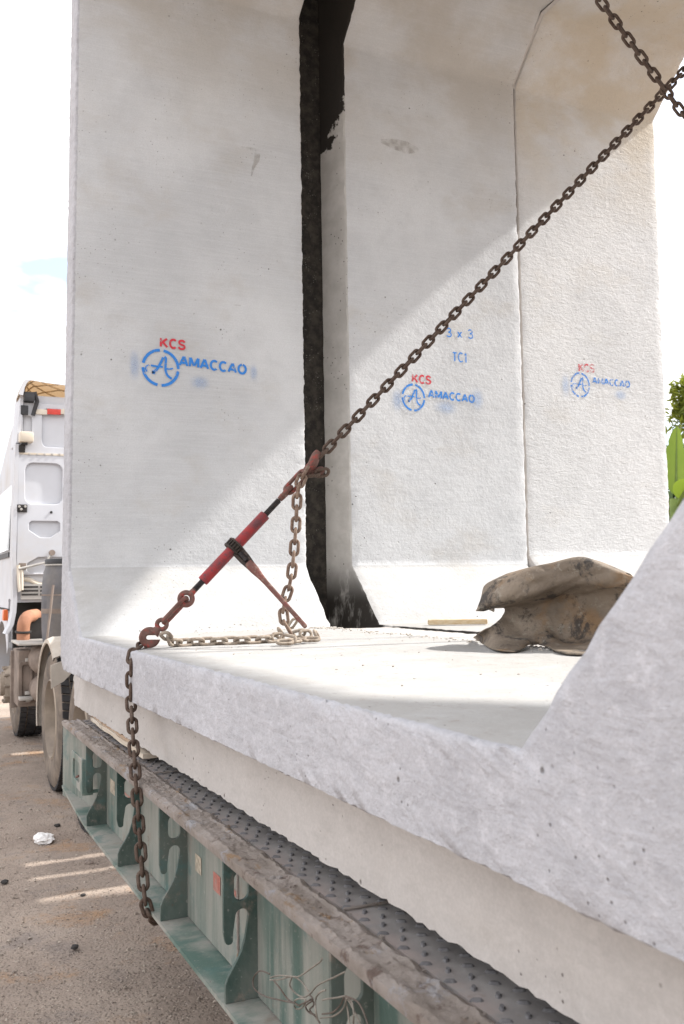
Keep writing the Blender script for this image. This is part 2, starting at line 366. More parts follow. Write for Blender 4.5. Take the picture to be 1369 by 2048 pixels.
def mk_mat():
    a = NT('stained_brown_rubber', 0.75, 0, 0.25)
    c = a.mix(a.ramp(a.noise(6, 5, 0.6), 0.35, 0.65), (0.165, 0.132, 0.102), (0.26, 0.212, 0.165))
    c = a.mix(a.ramp(a.noise(6, 5, 0.65, a.mapped((1, 1, 1), (3, 1, 1))), 0.50, 0.68, 0, 0.65), c, (0.26, 0.155, 0.075))
    c = a.mix(a.ramp(a.noise(9, 6, 0.75, a.mapped((1, 1, 0.6), (7, 2, 5), (0, 0.6, 0))), 0.52, 0.62, 0, 0.85), c, (0.04, 0.038, 0.038))
    c = a.mix(a.ramp(a.noise(30, 4, 0.7), 0.56, 0.70, 0, 0.55), c, (0.33, 0.30, 0.25))
    a.color(c).bump(a.noise(18, 6, 0.7), 0.010).bump(a.noise(120, 4), 0.0015); return a.m
M['mat'] = mk_mat()
def mk_ground():
    a = NT('gravelly_dirt', 0.95, 0, 0.1)
    c = a.mix(a.ramp(a.noise(1.3, 6, 0.65), 0.35, 0.68), (0.265, 0.212, 0.175), (0.355, 0.29, 0.24))
    c = a.mix(a.ramp(a.noise(1.7, 6, 0.7, a.mapped((1, 1, 1), (5, 3, 0))), 0.53, 0.67, 0, 0.75), c, (0.34, 0.21, 0.12))
    c = a.mix(a.ramp(a.noise(2.3, 6, 0.7, a.mapped((1, 1, 1), (1, 9, 0))), 0.55, 0.68, 0, 0.6), c, (0.21, 0.18, 0.165))
    d, col = a.vor(60); g = a.noise(35, 6, 0.75)
    c = a.mix(a.ramp(g, 0.55, 0.72, 0, 0.6), c, (0.42, 0.37, 0.32))
    c = a.mix(a.ramp(a.noise(90, 4, 0.7), 0.56, 0.7, 0, 0.7), c, (0.12, 0.095, 0.08))
    a.color(c).bump(a.noise(5, 5, 0.6), 0.03).bump(g, 0.006).bump(a.ramp(d, 0.1, 0.5), 0.006, 0.8); return a.m
M['ground'] = mk_ground()
def mk_stone(name, c0, c1):
    a = NT(name, 0.9, 0, 0.15); a.co = a.n('ShaderNodeNewGeometry').outputs['Position']
    a.color(a.mix(a.ramp(a.noise(55, 2), 0.35, 0.65), c0, c1)); return a.m
M['stone'] = mk_stone('grit_stone', (0.15, 0.12, 0.10), (0.44, 0.38, 0.32))
M['crumb'] = mk_stone('concrete_crumb', (0.30, 0.26, 0.22), (0.55, 0.52, 0.48))
def mk_leaf(name, c0, c1, trans=0.25):
    a = NT(name, 0.5, 0, 0.3); a.co = a.n('ShaderNodeNewGeometry').outputs['Position']
    a.color(a.mix(a.ramp(a.noise(2.2, 3), 0.3, 0.7), c0, c1))
    t = a.n('ShaderNodeBsdfTranslucent'); t.inputs[0].default_value = (c1[0] * 1.6, c1[1] * 1.5, c1[2], 1)
    mxs = a.n('ShaderNodeMixShader'); mxs.inputs[0].default_value = trans
    a.l(a.b.outputs[0], mxs.inputs[1]); a.l(t.outputs[0], mxs.inputs[2]); a.l(mxs.outputs[0], a.t.nodes['Material Output'].inputs[0]); return a.m
M['leaf'] = mk_leaf('fresh_green_leaf', (0.10, 0.15, 0.02), (0.18, 0.21, 0.04), 0.45)
M['leaf_dark'] = mk_leaf('dark_green_leaf', (0.035, 0.07, 0.018), (0.06, 0.10, 0.03), 0.2)
M['banana'] = mk_leaf('banana_leaf_green', (0.075, 0.135, 0.02), (0.12, 0.175, 0.03), 0.4)
M['bark'] = simple('brown_bark', (0.13, 0.09, 0.06), 0.9, 0, 0.3, 12)
def mk_paint(name, c, lo, hi, sc=150):
    """stencil paint: sprayed colour that misses the pits of the concrete"""
    a = NT(name, 0.8, 0, 0.2); a.color(c)
    n = a.math('ADD', a.math('MULTIPLY', a.noise(sc, 3, 0.7), 0.55), a.math('MULTIPLY', a.noise(sc * 0.25, 3, 0.6), 0.45))
    f = a.ramp(n, lo, hi)
    tr = a.n('ShaderNodeBsdfTransparent'); ms = a.n('ShaderNodeMixShader')
    a.l(f, ms.inputs[0]); a.l(tr.outputs[0], ms.inputs[1]); a.l(a.b.outputs[0], ms.inputs[2]); a.l(ms.outputs[0], a.t.nodes['Material Output'].inputs[0]); return a.m
BL = (0.045, 0.22, 0.62); RD = (0.55, 0.05, 0.07)
M['blue0'] = mk_paint('blue_stencil_paint', BL, 0.30, 0.46); M['red0'] = mk_paint('red_stencil_paint', RD, 0.30, 0.46)
M['blue1'] = mk_paint('patchy_blue_stencil_paint', BL, 0.31, 0.52, 130); M['red1'] = mk_paint('patchy_red_stencil_paint', RD, 0.34, 0.54, 130)
M['blue2'] = mk_paint('worn_blue_stencil_paint', BL, 0.36, 0.60, 120); M['red2'] = mk_paint('worn_red_stencil_paint', RD, 0.38, 0.60, 120)
def mk_spray():
    a = NT('blue_overspray', 0.9, 0, 0.1); a.color((0.22, 0.38, 0.68))
    tcn = a.n('ShaderNodeTexCoord').outputs['Generated']
    g = a.n('ShaderNodeTexGradient'); g.gradient_type = 'SPHERICAL'
    m = a.n('ShaderNodeMapping'); m.inputs['Location'].default_value = (-1, 0, -1); m.inputs['Scale'].default_value = (2, 0, 2)
    a.l(tcn, m.inputs[0]); a.l(m.outputs[0], g.inputs[0])
    f = a.math('MULTIPLY', a.ramp(g.outputs[0], 0.0, 0.9), a.ramp(a.noise(200, 4, 0.7), 0.25, 0.8, 0.05, 0.55))
    tr = a.n('ShaderNodeBsdfTransparent'); ms = a.n('ShaderNodeMixShader')
    a.l(f, ms.inputs[0]); a.l(tr.outputs[0], ms.inputs[1]); a.l(a.b.outputs[0], ms.inputs[2]); a.l(ms.outputs[0], a.t.nodes['Material Output'].inputs[0]); return a.m
M['spray'] = mk_spray()

# ---------------------------------------------------------------- setting: ground
GZ = -1.57
def ground():
    xs = [-400, -120, -40, -14, -6, -3] + [-2 + 0.12 * i for i in range(46)] + [4, 6, 10, 20, 50, 140, 400]
    ys = [-300, -90, -30, -8, -2, 1] + [2 + 0.14 * i for i in range(76)] + [14, 18, 26, 45, 90, 200, 500]
    V = []; F = []
    for y in ys:
        for x in xs:
            d = 0.018 * fn(x * 0.9, y * 0.9, 1) + 0.008 * fn(x * 3.1, y * 3.1, 5) if (-3 < x < 5 and 1 < y < 14) else 0
            V.append((x, y, GZ + d))
    n = len(xs)
    for j in range(len(ys) - 1):
        for i in range(n - 1): F.append((j * n + i, j * n + i + 1, (j + 1) * n + i + 1, (j + 1) * n + i))
    o = mesh('ground', V, F, M['ground'], ang=60); tag(o, kind='structure'); return o
ground()
def stones(name, spots, mat, parent=None, kind='stuff'):
    V = []; F = []
    base = [(1, 0, 0), (0.3, 0.95, 0), (-0.8, 0.6, 0), (-0.8, -0.6, 0), (0.3, -0.95, 0)]
    for (x, y, z, s) in spots:
        a = rnd.random() * 6.28; ca, sa = math.cos(a), math.sin(a); k = len(V)
        for lev, rr in ((-0.25, 0.9), (0.35, 0.75)):
            for bx, by, _ in base:
                q = rr * s * (0.7 + 0.6 * rnd.random()); V.append((x + (bx * ca - by * sa) * q, y + (bx * sa + by * ca) * q * 0.8, z + lev * s * (0.8 + 0.4 * rnd.random())))
        V.append((x, y, z + s * 0.6))
        for i in range(5):
            j = (i + 1) % 5
            F.append((k + i, k + j, k + 5 + j, k + 5 + i)); F.append((k + 5 + i, k + 5 + j, k + 10))
    o = mesh(name, V, F, mat, parent); tag(o, kind=kind); return o
def ground_gravel():
    sp = []
    while len(sp) < 26000:
        y = 2.6 + 9 * rnd.random() ** 1.6; x = -0.35 + rnd.random() * 2.2
        dens = 0.5 + 0.9 * fn(x * 1.7, y * 1.7, 3)
        if rnd.random() > 0.35 + dens: continue
        s = 0.0022 + 0.0045 * rnd.random() ** 3
        if rnd.random() < 0.012: s = 0.007 + 0.009 * rnd.random()
        d = 0.018 * fn(x * 0.9, y * 0.9, 1) + 0.008 * fn(x * 3.1, y * 3.1, 5)
        sp.append((x, y, GZ + d + s * 0.15, s))
    o = stones('gravel', sp, M['stone']); tag(o, 'small grey and brown gravel strewn over the dirt', 'gravel')
ground_gravel()

# ---------------------------------------------------------------- culvert segments
ZF = -0.2103; HN = 0.2818; HNEAR = 0.37; YN = 0.6158
def ring_loops(yn, yf, zb, zt, h, t, tt, cm, co):
    def octa(a, b, c, d, k): kn = k if k < 0.2 else HNEAR; return [(a + kn, c), (b - k, c), (b, c + k), (b, d - k), (b - k, d), (a + kn, d), (a, d - kn), (a, c + kn)]
    return octa(yn, yf, zb, zt, h), octa(yn - tt, yf + tt, zb - tt, zt + tt, cm), octa(yn - t, yf + t, zb - t, zt + t, co)
def segment(x0, x1, yn, yf, zb, zt, t, tt, rec, bell, bell_d, slant, seed, mats, label, nside=110, skew=0.0):
    li, lm, lo = ring_loops(yn, yf, zb, zt, HN, t, tt, 0.05, 0.03)
    # cross-section (x, depth, ragged amplitude, material of the strip that starts here)
    cs = []
    N = 24
    for i in range(N + 1):
        u = i / N; cs.append((x0 + 0.012 + (x1 - 0.010 - x0 - 0.012) * u, 0.0, 0.0035 if i in (0, N) else 0.0006, 0))
    cs.append((x1 - 0.003, 0.003, 0.006, 1)); cs.append((x1, 0.010, 0.005, 1))
    for d in (0.07, 0.14, bell_d): cs.append((x1, d, 0.002, 1))
    if bell > 0:
        cs[-1] = (x1, bell_d, 0.001, 3)
        for k in (0.33, 0.66, 1.0): cs.append((x1 + bell * k, bell_d, 0.002, 3 if k < 1 else 1))
    cs.append((x1 + bell, t, 0.004, 1))
    for k in range(1, 7): cs.append((x1 + bell + (x0 + rec - x1 - bell) * k / 6, t, 0.003, 1))
    cs[-1] = (x0 + rec, t, 0.0055, 2)
    for k in (0.75, 0.5, 0.25): cs.append((x0 + rec - slant, tt + (t - tt) * k, 0.0025, 2))
    cs.append((x0 + rec - slant, tt, 0.003, 2)); cs.append((x0 - slant + rec * 0.5, tt, 0.003, 2))
    cs.append((x0 - slant + 0.006, tt, 0.0032, 4)); cs.append((x0 - slant + 0.0005, tt - 0.003, 0.0026, 4))
    for k in range(1, 8):
        d = tt - 0.012 - (tt - 0.024) * k / 8
        cs.append((x0 - slant * d / tt, d, 0.0010, 4))
    cs.append((x0, 0.008, 0.004, 4)); cs.append((x0 + 0.003, 0.002, 0.0045, 4))
    # perimeter samples
    per = []
    cnt = [nside, 14, nside, 14, nside, 14, nside, 14]
    for k in range(8):
        for i in range(cnt[k]): per.append((k, i / cnt[k]))
    P = len(per); C = len(cs); V = []; F = []; MI = []
    for (k, u) in per:
        a = [Vector(l[k]).lerp(Vector(l[(k + 1) % 8]), u) for l in (li, lm, lo)]
        for (x, d, amp, m) in cs:
            q = a[0].lerp(a[1], d / tt) if d <= tt else a[1].lerp(a[2], (d - tt) / (t - tt))
            v = Vector((x, q.x, q.y))
            n = Vector((fn(v.x * 9 + seed, v.y * 9, v.z * 9), fn(v.x * 9, v.y * 9 + seed + 7, v.z * 9), fn(v.x * 9, v.y * 9, v.z * 9 + seed + 3)))
            n2 = Vector((fn(v.x * 33 + seed, v.y * 33, v.z * 33), fn(v.x * 33, v.y * 33 + seed, v.z * 33), fn(v.x * 33, v.y * 33, v.z * 33 + seed)))
            n3 = Vector((fn(v.x * 80 + seed, v.y * 80, v.z * 80), fn(v.x * 80, v.y * 80 + seed, v.z * 80), fn(v.x * 80, v.y * 80, v.z * 80 + seed)))
            v += (n * 0.3 + n2 * 0.6 + n3 * 0.9) * amp
            v.x -= skew * max(0.0, (v.y - 1.0) / 3.2) * max(0.0, 1 - (v.x - x0) / (x1 - x0)) * min(1.0, max(0.05, 1 - 0.32 * (v.z + 0.2)))
            V.append(v)
    for i in range(P):
        j = (i + 1) % P
        for c in range(C):
            e = (c + 1) % C
            F.append((i * C + c, i * C + e, j * C + e, j * C + c)); MI.append(cs[c][3])
    root = empty('culvert_segment', (x0, (yn + yf) / 2, zb - t), label, 'concrete culvert', 'box culvert segments in a row on the trailer')
    me = bpy.data.meshes.new('concrete_shell'); me.from_pydata(V, [], F); me.update()
    for m in mats: me.materials.append(M[m])
    me.polygons.foreach_set('material_index', MI); me.update()
    bm = bmesh.new(); bm.from_mesh(me); bmesh.ops.recalc_face_normals(bm, faces=bm.faces); bm.to_mesh(me); bm.free()
    smooth(me, 50)
    link_obj('concrete_shell', me, root)
    return root
SEGM = ('wall', 'recess', 'recess', 'black', 'slab_end')
seg1 = segment(0.6864, 1.766, YN, 4.2, ZF, 3.069, 0.34, 0.162, 0.085, 0.262, 0.245, 0.0, 3, SEGM,
               'nearest pale concrete box culvert segment with the sharpest blue stencil, at the open front edge', nside=230, skew=0.034)
seg2 = segment(2.034, 3.105, YN + 0.02, 4.28, ZF, 3.051, 0.27, 0.16, 0.10, 0.0, 0.16, 0.06, 11, ('wall', 'recess', 'black', 'black', 'tongue'),
               'middle concrete box culvert segment with the 3 x 3 mark, right of the black joint', nside=90)
seg3 = segment(3.118, 4.155, YN + 0.03, 4.30, ZF + 0.05, 3.051, 0.17, 0.09, 0.06, 0.0, 0.13, 0.0, 23, ('wall_rough', 'recess', 'recess', 'black', 'recess'),
               'farthest rough concrete box culvert segment with the faintest stencil, against the sky', nside=90)
def mortar():
    V = []; F = []; ny = 90; xs = [1.757, 1.80, 1.85, 1.90, 1.95, 2.0, 2.045]
    for j in range(ny + 1):
        y = 0.85 + (3.90 - 0.85) * j / ny
        for x in xs: V.append((x, y, ZF - 0.008 + 0.006 * fn(x * 22, y * 22, 2)))
        for x in xs: V.append((x, y, ZF - 0.05))
    n = len(xs)
    for j in range(ny):
        for i in range(n - 1):
            a = j * 2 * n + i; b = a + 2 * n
            F.append((a, a + 1, b + 1, b)); F.append((a + n, b + n, b + n + 1, a + n + 1))
    o = mesh('mortar_fill', V, F, M['recess'], ang=60)
    tag(o, 'grey mortar packed into the floor joint between the two nearest segments', 'mortar')
mortar()
# crumbs along the floor joint and loose grit on the slab
def crumbs():
    sp = []
    for i in range(420):
        x = 1.74 + abs(rnd.gauss(0, 0.035)) * rnd.choice((-1, 1)); y = 1.2 + 2.85 * rnd.random(); s = 0.002 + 0.006 * rnd.random() ** 2
        if x > 1.757: x = 1.757 - rnd.random() * 0.03
        sp.append((x, y, ZF + s * 0.2, s))
    for i in range(170):
        x = 0.80 + 0.95 * rnd.random(); y = 1.35 + 2.5 * rnd.random(); s = 0.001 + 0.0035 * rnd.random() ** 3
        sp.append((x, y, ZF + s * 0.2, s))
    for i in range(140):
        x = 1.66 + 0.09 * rnd.random(); y = 3.80 + 0.12 * rnd.random(); s = 0.002 + 0.007 * rnd.random() ** 2
        sp.append((x, y, ZF + s * 0.2, s))
    for i in range(120):
        x = 0.9 + 0.8 * rnd.random(); y = 3.85 + 0.1 * rnd.random(); s = 0.001 + 0.004 * rnd.random() ** 2
        sp.append((x, y, ZF + max(0, (y - 3.918)) + s * 0.2, s))
    o = stones('concrete_crumbs', sp, M['crumb']); tag(o, 'loose concrete crumbs scattered on the sunlit slab and along the floor joint', 'rubble')
crumbs()

V = []; F = []
pr = [(4.288, 2.76), (4.284, 2.79), (4.15, 2.925), (4.01, 3.045), (3.6, 3.049), (2.8, 3.049), (2.0, 3.049), (1.2, 3.049)]
for y, z in pr:
    for x in (3.098, 3.106, 3.114, 3.125): V.append((x, y - 0.011 + 0.021 * (x - 3.098) / 0.027, z - 0.0015 + 0.001 * fn(x * 40, y * 20, z * 20)))
for j in range(len(pr) - 1):
    for i in range(3): a = j * 4 + i; F.append((a, a + 4, a + 5, a + 1))
mesh('joint_mortar', V, F, M['recess'], seg2)

# ---------------------------------------------------------------- stencil prints
def wall_frame(Y, A, B):
    """frame on the wall plane: u from pixel A to pixel B"""
    a = atY(*A, Y); b = atY(*B, Y); u = (b - a); u.y = 0; wd = u.length; u.normalize()
    v = Vector((-u.z, 0, u.x)); return a, u, v, wd
def frame_matrix(o, u, v):
    wv = u.cross(v); return Matrix(((u.x, v.x, wv.x, o.x), (u.y, v.y, wv.y, o.y), (u.z, v.z, wv.z, o.z), (0, 0, 0, 1)))
GLYPH = {'K': [[(0, 0), (0, 1)], [(0.06, 0.42), (0.66, 1)], [(0.22, 0.56), (0.72, 0)]],
  'C': [arc(0.40, 0.5, 0.38, 48, 312, 16, 0.5)], 'O': [arc(0.42, 0.5, 0.40, 96, 444, 24, 0.5)],
  'S': [[(0.66, 0.80), (0.56, 0.94), (0.36, 1.0), (0.14, 0.93), (0.06, 0.76), (0.14, 0.60), (0.36, 0.51), (0.58, 0.42), (0.67, 0.26), (0.58, 0.08), (0.36, 0.0), (0.12, 0.06), (0.02, 0.22)]],
  'A': [[(0, 0), (0.38, 1)], [(0.42, 1), (0.80, 0)], [(0.17, 0.30), (0.63, 0.30)]],
  'M': [[(0, 0), (0, 1)], [(0.04, 1), (0.42, 0.12)], [(0.46, 0.12), (0.84, 1)], [(0.88, 1), (0.88, 0)]],
  '3': [[(0.03, 0.86), (0.24, 1.0), (0.50, 0.92), (0.52, 0.66), (0.26, 0.54), (0.54, 0.42), (0.56, 0.12), (0.28, 0.0), (0.02, 0.12)]],
  'x': [[(0, 0), (0.5, 0.66)], [(0, 0.66), (0.5, 0)]], 'T': [[(0, 0.95), (0.66, 0.95)], [(0.33, 0.9), (0.33, 0)]], '1': [[(0.02, 0.78), (0.2, 0.98)], [(0.22, 1), (0.22, 0)]]}
GW = {'K': 0.74, 'C': 0.72, 'O': 0.84, 'S': 0.70, 'A': 0.80, 'M': 0.88, '3': 0.58, 'x': 0.5, 'T': 0.66, '1': 0.26, ' ': 0.34}
def lettering(txt, Y, A, B, hpx, mat, parent, sw=0.255, gap=0.26):
    a, u, v, wd = wall_frame(Y, A, B)
    hh = (atY(A[0], A[1] - hpx, Y) - atY(*A, Y)).length
    tot = sum(GW[c] + gap for c in txt) - gap; sx = wd / tot; x = 0
    for c in txt:
        if c != ' ':
            V = []; F = []
            for k, st in enumerate(GLYPH[c]):
                P = [Vector((px, py, 0)) for px, py in (spline([(q[0], q[1], 0) for q in st], 3) if c in 'S3' else [Vector((q[0], q[1], 0)) for q in st])] if False else [Vector((q[0], q[1], 0)) for q in st]
                if c in 'S3': P = spline(P, 3)
                # stroke width is set in real proportions
                P2 = [Vector(((x + q.x) * sx, q.y * hh, 0)) for q in P]
                rv, rf = ribbon(P2, sw * hh)
                o_ = len(V); V += [a + u * q.x + v * q.y - Vector((0, 0.0002 * k, 0)) for q in rv]; F += [tuple(i + o_ for i in f) for f in rf]
            mesh('stencil_letter', V, F, mat, parent)
        x += GW[c] + gap
def ribbon(pts, wd):
    L_, R_ = [], []
    n = len(pts)
    for i in range(n):
        t = (pts[min(i + 1, n - 1)] - pts[max(i - 1, 0)]).normalized(); nn = Vector((-t.y, t.x, 0))
        ww = wd[i] if isinstance(wd, list) else wd
        L_.append(pts[i] + nn * ww / 2); R_.append(pts[i] - nn * ww / 2)
    return L_ + R_, [(i, i + 1, n + i + 1, n + i) for i in range(n - 1)]
def emblem(Y, C, rpx, vpx, mat, parent):
    c = atY(*C, Y); ru = (atY(C[0] + rpx, C[1], Y) - c); ru = abs(ru.x); rv = abs((atY(C[0], C[1] - vpx, Y) - c).z)
    FM = frame_matrix(c, Vector((0.998, 0, -0.06)).normalized(), Vector((0.06, 0, 0.998)).normalized()) @ Matrix.Diagonal((ru, rv, 1, 1))
    for a0, a1 in ((96, 172), (4, 84), (-84, -4), (-174, -97)):
        pts = [Vector((x, y, 0)) for x, y in arc(0, 0, 0.92, a0, a1, 16)]
        V, F = ribbon(pts, 0.15); mesh('stencil_arc', [FM @ Vector(q) for q in V], F, mat, parent)
    st = [([(-0.28, -0.33), (-0.42, -0.30), (-0.40, -0.28), (-0.20, -0.12), (-0.02, 0.25), (0.10, 0.56)], 0.13),
          ([(0.16, 0.60), (0.24, 0.52), (0.24, 0.20), (0.26, -0.10), (0.38, -0.36), (0.60, -0.50)], 0.12),
          ([(-0.52, 0.05), (-0.20, 0.04), (0.10, 0.06)], 0.10), ([(0.30, -0.02), (0.48, 0.0), (0.64, 0.06)], 0.08),
          ([(-0.60, 0.06), (-0.74, -0.02), (-0.78, -0.16), (-0.70, -0.30)], 0.08)]
    zk = 0
    for s_, wd in st:
        pts = spline([(x, y, 0) for x, y in s_], 6); V, F = ribbon(pts, wd); zk += 0.0003
        mesh('stencil_stroke', [FM @ Vector(q) - Vector((0, zk, 0)) for q in V], F, mat, parent)
def overspray(Y, A, B, parent):
    a = atY(*A, Y); b = atY(*B, Y)
    mesh('overspray', [(a.x, Y, a.z), (b.x, Y, a.z), (b.x, Y, b.z), (a.x, Y, b.z)], [(0, 1, 2, 3)], M['spray'], parent)
W1, W2, W3 = 4.2 - 0.0035, 4.28 - 0.0035, 4.30 - 0.0035
for (Y, root, mb, mr, kcs, ema, ring, hk, ha) in (
        (W1, seg1, 'blue0', 'red0', ((322, 693), (370, 699)), ((360, 730), (492, 748)), ((322, 735.5), 38, 38), 17, 18),
        (W2, seg2, 'blue1', 'red1', ((826, 764), (862, 768)), ((858, 794), (949, 805)), ((827.5, 795), 23.5, 28), 15, 14),
        (W3, seg3, 'blue2', 'red2', ((1159, 742), (1189, 744)), ((1186, 766), (1260, 775)), ((1161, 770), 19.5, 25.5), 14, 12)):
    lettering('KCS', Y, *kcs, hk, M[mr], root)
    lettering('AMACCAO', Y, *ema, ha, M[mb], root)
    emblem(Y, *ring, M[mb], root)
lettering('3 x 3', W2, (894, 673), (946, 677), 17, M['blue1'], seg2, sw=0.15)
lettering('TC1', W2, (906, 722), (933, 725), 18, M['blue1'], seg2, sw=0.15)
overspray(W1 - 0.001, (497, 722), (519, 768), seg1); overspray(W1 - 0.001, (255, 690), (285, 770), seg1); overspray(W1 - 0.001, (375, 745), (425, 785), seg1)
overspray(W2 - 0.001, (938, 770), (972, 826), seg2); overspray(W2 - 0.001, (780, 770), (812, 830), seg2); overspray(W2 - 0.001, (865, 795), (920, 835), seg2)
overspray(W3 - 0.001, (1120, 740), (1144, 800), seg3); overspray(W3 - 0.001, (1225, 775), (1258, 805), seg3)

# drips and smudges on the walls
def mk_smear():
    a = NT('brown_smear', 0.9, 0, 0.1); a.color((0.27, 0.22, 0.165))
    f = a.ramp(a.noise(28, 3, 0.5), 0.30, 0.75, 0.0, 0.33)
    tr = a.n('ShaderNodeBsdfTransparent'); ms = a.n('ShaderNodeMixShader')
    a.l(f, ms.inputs[0]); a.l(tr.outputs[0], ms.inputs[1]); a.l(a.b.outputs[0], ms.inputs[2]); a.l(ms.outputs[0], a.t.nodes['Material Output'].inputs[0]); return a.m
M['smear'] = mk_smear()
for Y, root, pts, wd in ((W1, seg1, [(484, 296), (503, 298), (521, 301)], 0.016), (W1, seg1, [(516, 301), (514, 318), (507, 335), (503, 352)], [0.03, 0.03, 0.014, 0.006]),
                         (W1, seg1, [(470, 610), (482, 611)], 0.006), (W2, seg2, [(762, 282), (790, 288), (815, 296), (838, 300)], [0.02, 0.06, 0.07, 0.02])):
    P = [atY(x, y, Y) for x, y in pts]; V, F = ribbon([Vector((q.x, q.z, 0)) for q in P], wd)
    mesh('drip_stain', [(q.x, Y, q.y) for q in V], F, M['smear'], root)

# ---------------------------------------------------------------- trailer
XT, XW, ZT, ZB = 0.6564, 0.736, -0.595, -0.920
trailer = empty('flatbed_trailer', (XT, 0, GZ), 'green flatbed trailer with rusty mud-caked top edge under the culvert segments', 'trailer')
YE = -4.0
def beam():
    # web: straight, angled out to the flange edge at the front end
    m = MB(); b = m.bm
    ln = [(XT + 0.004, 4.345), (XW, 3.95), (XW, YE)]
    def band(l, z0, z1, th):
        for (a, c) in zip(l, l[1:]):
            q = [(a[0], a[1], z0), (c[0], c[1], z0), (c[0], c[1], z1), (a[0], a[1], z1)]
            vs = [b.verts.new(p) for p in q]; vs2 = [b.verts.new((p[0] + th, p[1], p[2])) for p in q]
            b.faces.new(vs); b.faces.new(vs2[::-1])
            for i in range(4): b.faces.new((vs[i], vs[(i + 1) % 4], vs2[(i + 1) % 4], vs2[i]))
    band(ln, ZB + 0.004, ZT - 0.014, 0.010)
    m.build('beam_web', M['green'], trailer, None)
    m = MB(); b = m.bm
    # bottom flange, its front end rising a little
    st = [(4.345, -0.872), (4.05, -0.900), (3.76, -0.918), (3.0, ZB), (1.5, ZB), (YE, ZB)]
    prev = None
    for y, z in st:
        q = [b.verts.new(p) for p in ((XT, y, z), (XW + 0.06, y, z), (XW + 0.06, y, z - 0.010), (XT, y, z - 0.010))]
        if prev:
            for i in range(4): b.faces.new((prev[i], prev[(i + 1) % 4], q[(i + 1) % 4], q[i]))
        else: b.faces.new(q)
        prev = q
    b.faces.new(prev)
    m.build('bottom_flange', M['green_dusty'], trailer, None)
    # top flange with caked mud: fine displaced grid
    V = []; F = []; ny = 900; nx = 14
    for j in range(ny + 1):
        y = 4.345 - (4.345 - 0.2) * j / ny
        for i in range(nx + 5):
            u = min(i, nx) / nx
            x = XT + 0.066 * u
            z = ZT + max(-0.001, 0.006 * fn(x * 30, y * 14, 2) + 0.005 * fn(x * 70, y * 50, 4) + 0.004 * fn(x * 160, y * 130, 6)) * (1 if 0 < u < 1 else 0.2)
            z += 0.007 * max(0, 1 - abs(u - 0.22) / 0.2) * (0.55 + 0.8 * fn(2, y * 5, 7)) + 0.006 * max(0, fn(x * 26, y * 24, 9) - 0.25)
            e = 0.0035 * fn(3, y * 25, 1)
            if i == 0: x += e * 0.6
            if i == nx: z += 0.005 + 0.005 * fn(9, y * 30, 2); x += 0.012 * fn(5, y * 22, 3) + 0.006 * fn(5, y * 70, 3)
            if i == nx + 1: x += 0.010 + 0.012 * fn(5, y * 22, 3) + 0.006 * fn(5, y * 70, 3); z = ZT + 0.0005
            if i == nx + 2: x += 0.021; z = ZT - 0.008
            if i == nx + 3: x = XT + 0.002; z = ZT - 0.022
            if i == nx + 4: x = XT - 0.001 + e; z = ZT - 0.006
            V.append((x, y, z))
    n = nx + 5
    for j in range(ny):
        for i in range(n):
            k = (i + 1) % n; F.append((j * n + i, j * n + k, (j + 1) * n + k, (j + 1) * n + i))
    mesh('top_flange', V, F, M['mud'], trailer, 40)
    m = MB(); m.box((XT, YE, ZT - 0.02), (XT + 0.09, 0.2, ZT)); m.build('top_flange', M['mud'], trailer)
    m = MB(); m.box((XT + 0.087, YE, ZT - 0.012), (3.9, 4.345, ZT - 0.003)); deck = m.build('deck_plate', M['deck'], trailer)
    # raised lozenges
    V = []; F = []
    for j in range(95):
        for i in range(8):
            x = 0.752 + i * 0.036 + (0.018 if j % 2 else 0); y = 0.9 + j * 0.036
            if x > 0.98: continue
            a = math.radians(52 if (i + j) % 2 else -38) + 0.1
            ca, sa = math.cos(a), math.sin(a); k = len(V)
            for lv, s in ((-0.004, 1.0), (0.0008, 0.62)):
                for q in range(8):
                    t = 2 * math.pi * q / 8; px, py = 0.0115 * s * math.cos(t), 0.0055 * s * math.sin(t)
                    V.append((x + px * ca - py * sa, y + px * sa + py * ca, ZT + lv))
            for q in range(8):
                e = (q + 1) % 8; F.append((k + q, k + e, k + 8 + e, k + 8 + q))
            F.append(tuple(k + 8 + q for q in range(8)))
    o = mesh('tread_pattern', V, F, M['tread_metal'], trailer, 30); tag(o, kind='stuff')
    # weld across the deck plates
    for yw in (1.607, 3.0):
        m = MB(); m.tube([(0.74 + 0.01 * i, yw + 0.003 * fn(i * 0.7, yw), ZT + 0.0) for i in range(25)], [0.003 + 0.0015 * fn(i * 2.1, 3) for i in range(25)], 6)
        m.build('weld_bead', M['mud'], trailer)
    m = MB(); m.tube([(XW - 0.002, 2.19 + 0.003 * fn(i * 0.8, 2), ZB + 0.03 + 0.008 * i) for i in range(32)], [0.0035 + 0.002 * fn(i * 1.9, 3) for i in range(32)], 6)
    m.build('weld_bead', M['mud'], trailer)
    # frame under the deck and the far side beam
    for y in [4.2 - 0.55 * i for i in range(15)]:
        MB().box((XW + 0.03, y - 0.04, ZT - 0.16), (3.8, y + 0.04, ZT - 0.014)).build('cross_member', M['darksteel'], trailer)
    MB().box((3.80, YE, ZB - 0.01), (3.9, 4.345, ZT - 0.014)).build('far_side_beam', M['green'], trailer)
    MB().box((XT + 0.03, 4.300, ZT - 0.16), (3.9, 4.345, ZT - 0.014), 0.004).build('front_cross_beam', M['green'], trailer)
    # mud clods on the flange
    sp = []
    for i in range(260):
        y = 0.95 + 3.3 * rnd.random(); x = XT + 0.012 + 0.075 * rnd.random(); s = 0.002 + 0.006 * rnd.random() ** 2
        sp.append((x, y, ZT + s * 0.1, s))
    o = stones('mud_clods', sp, M['mud'], trailer)
beam()
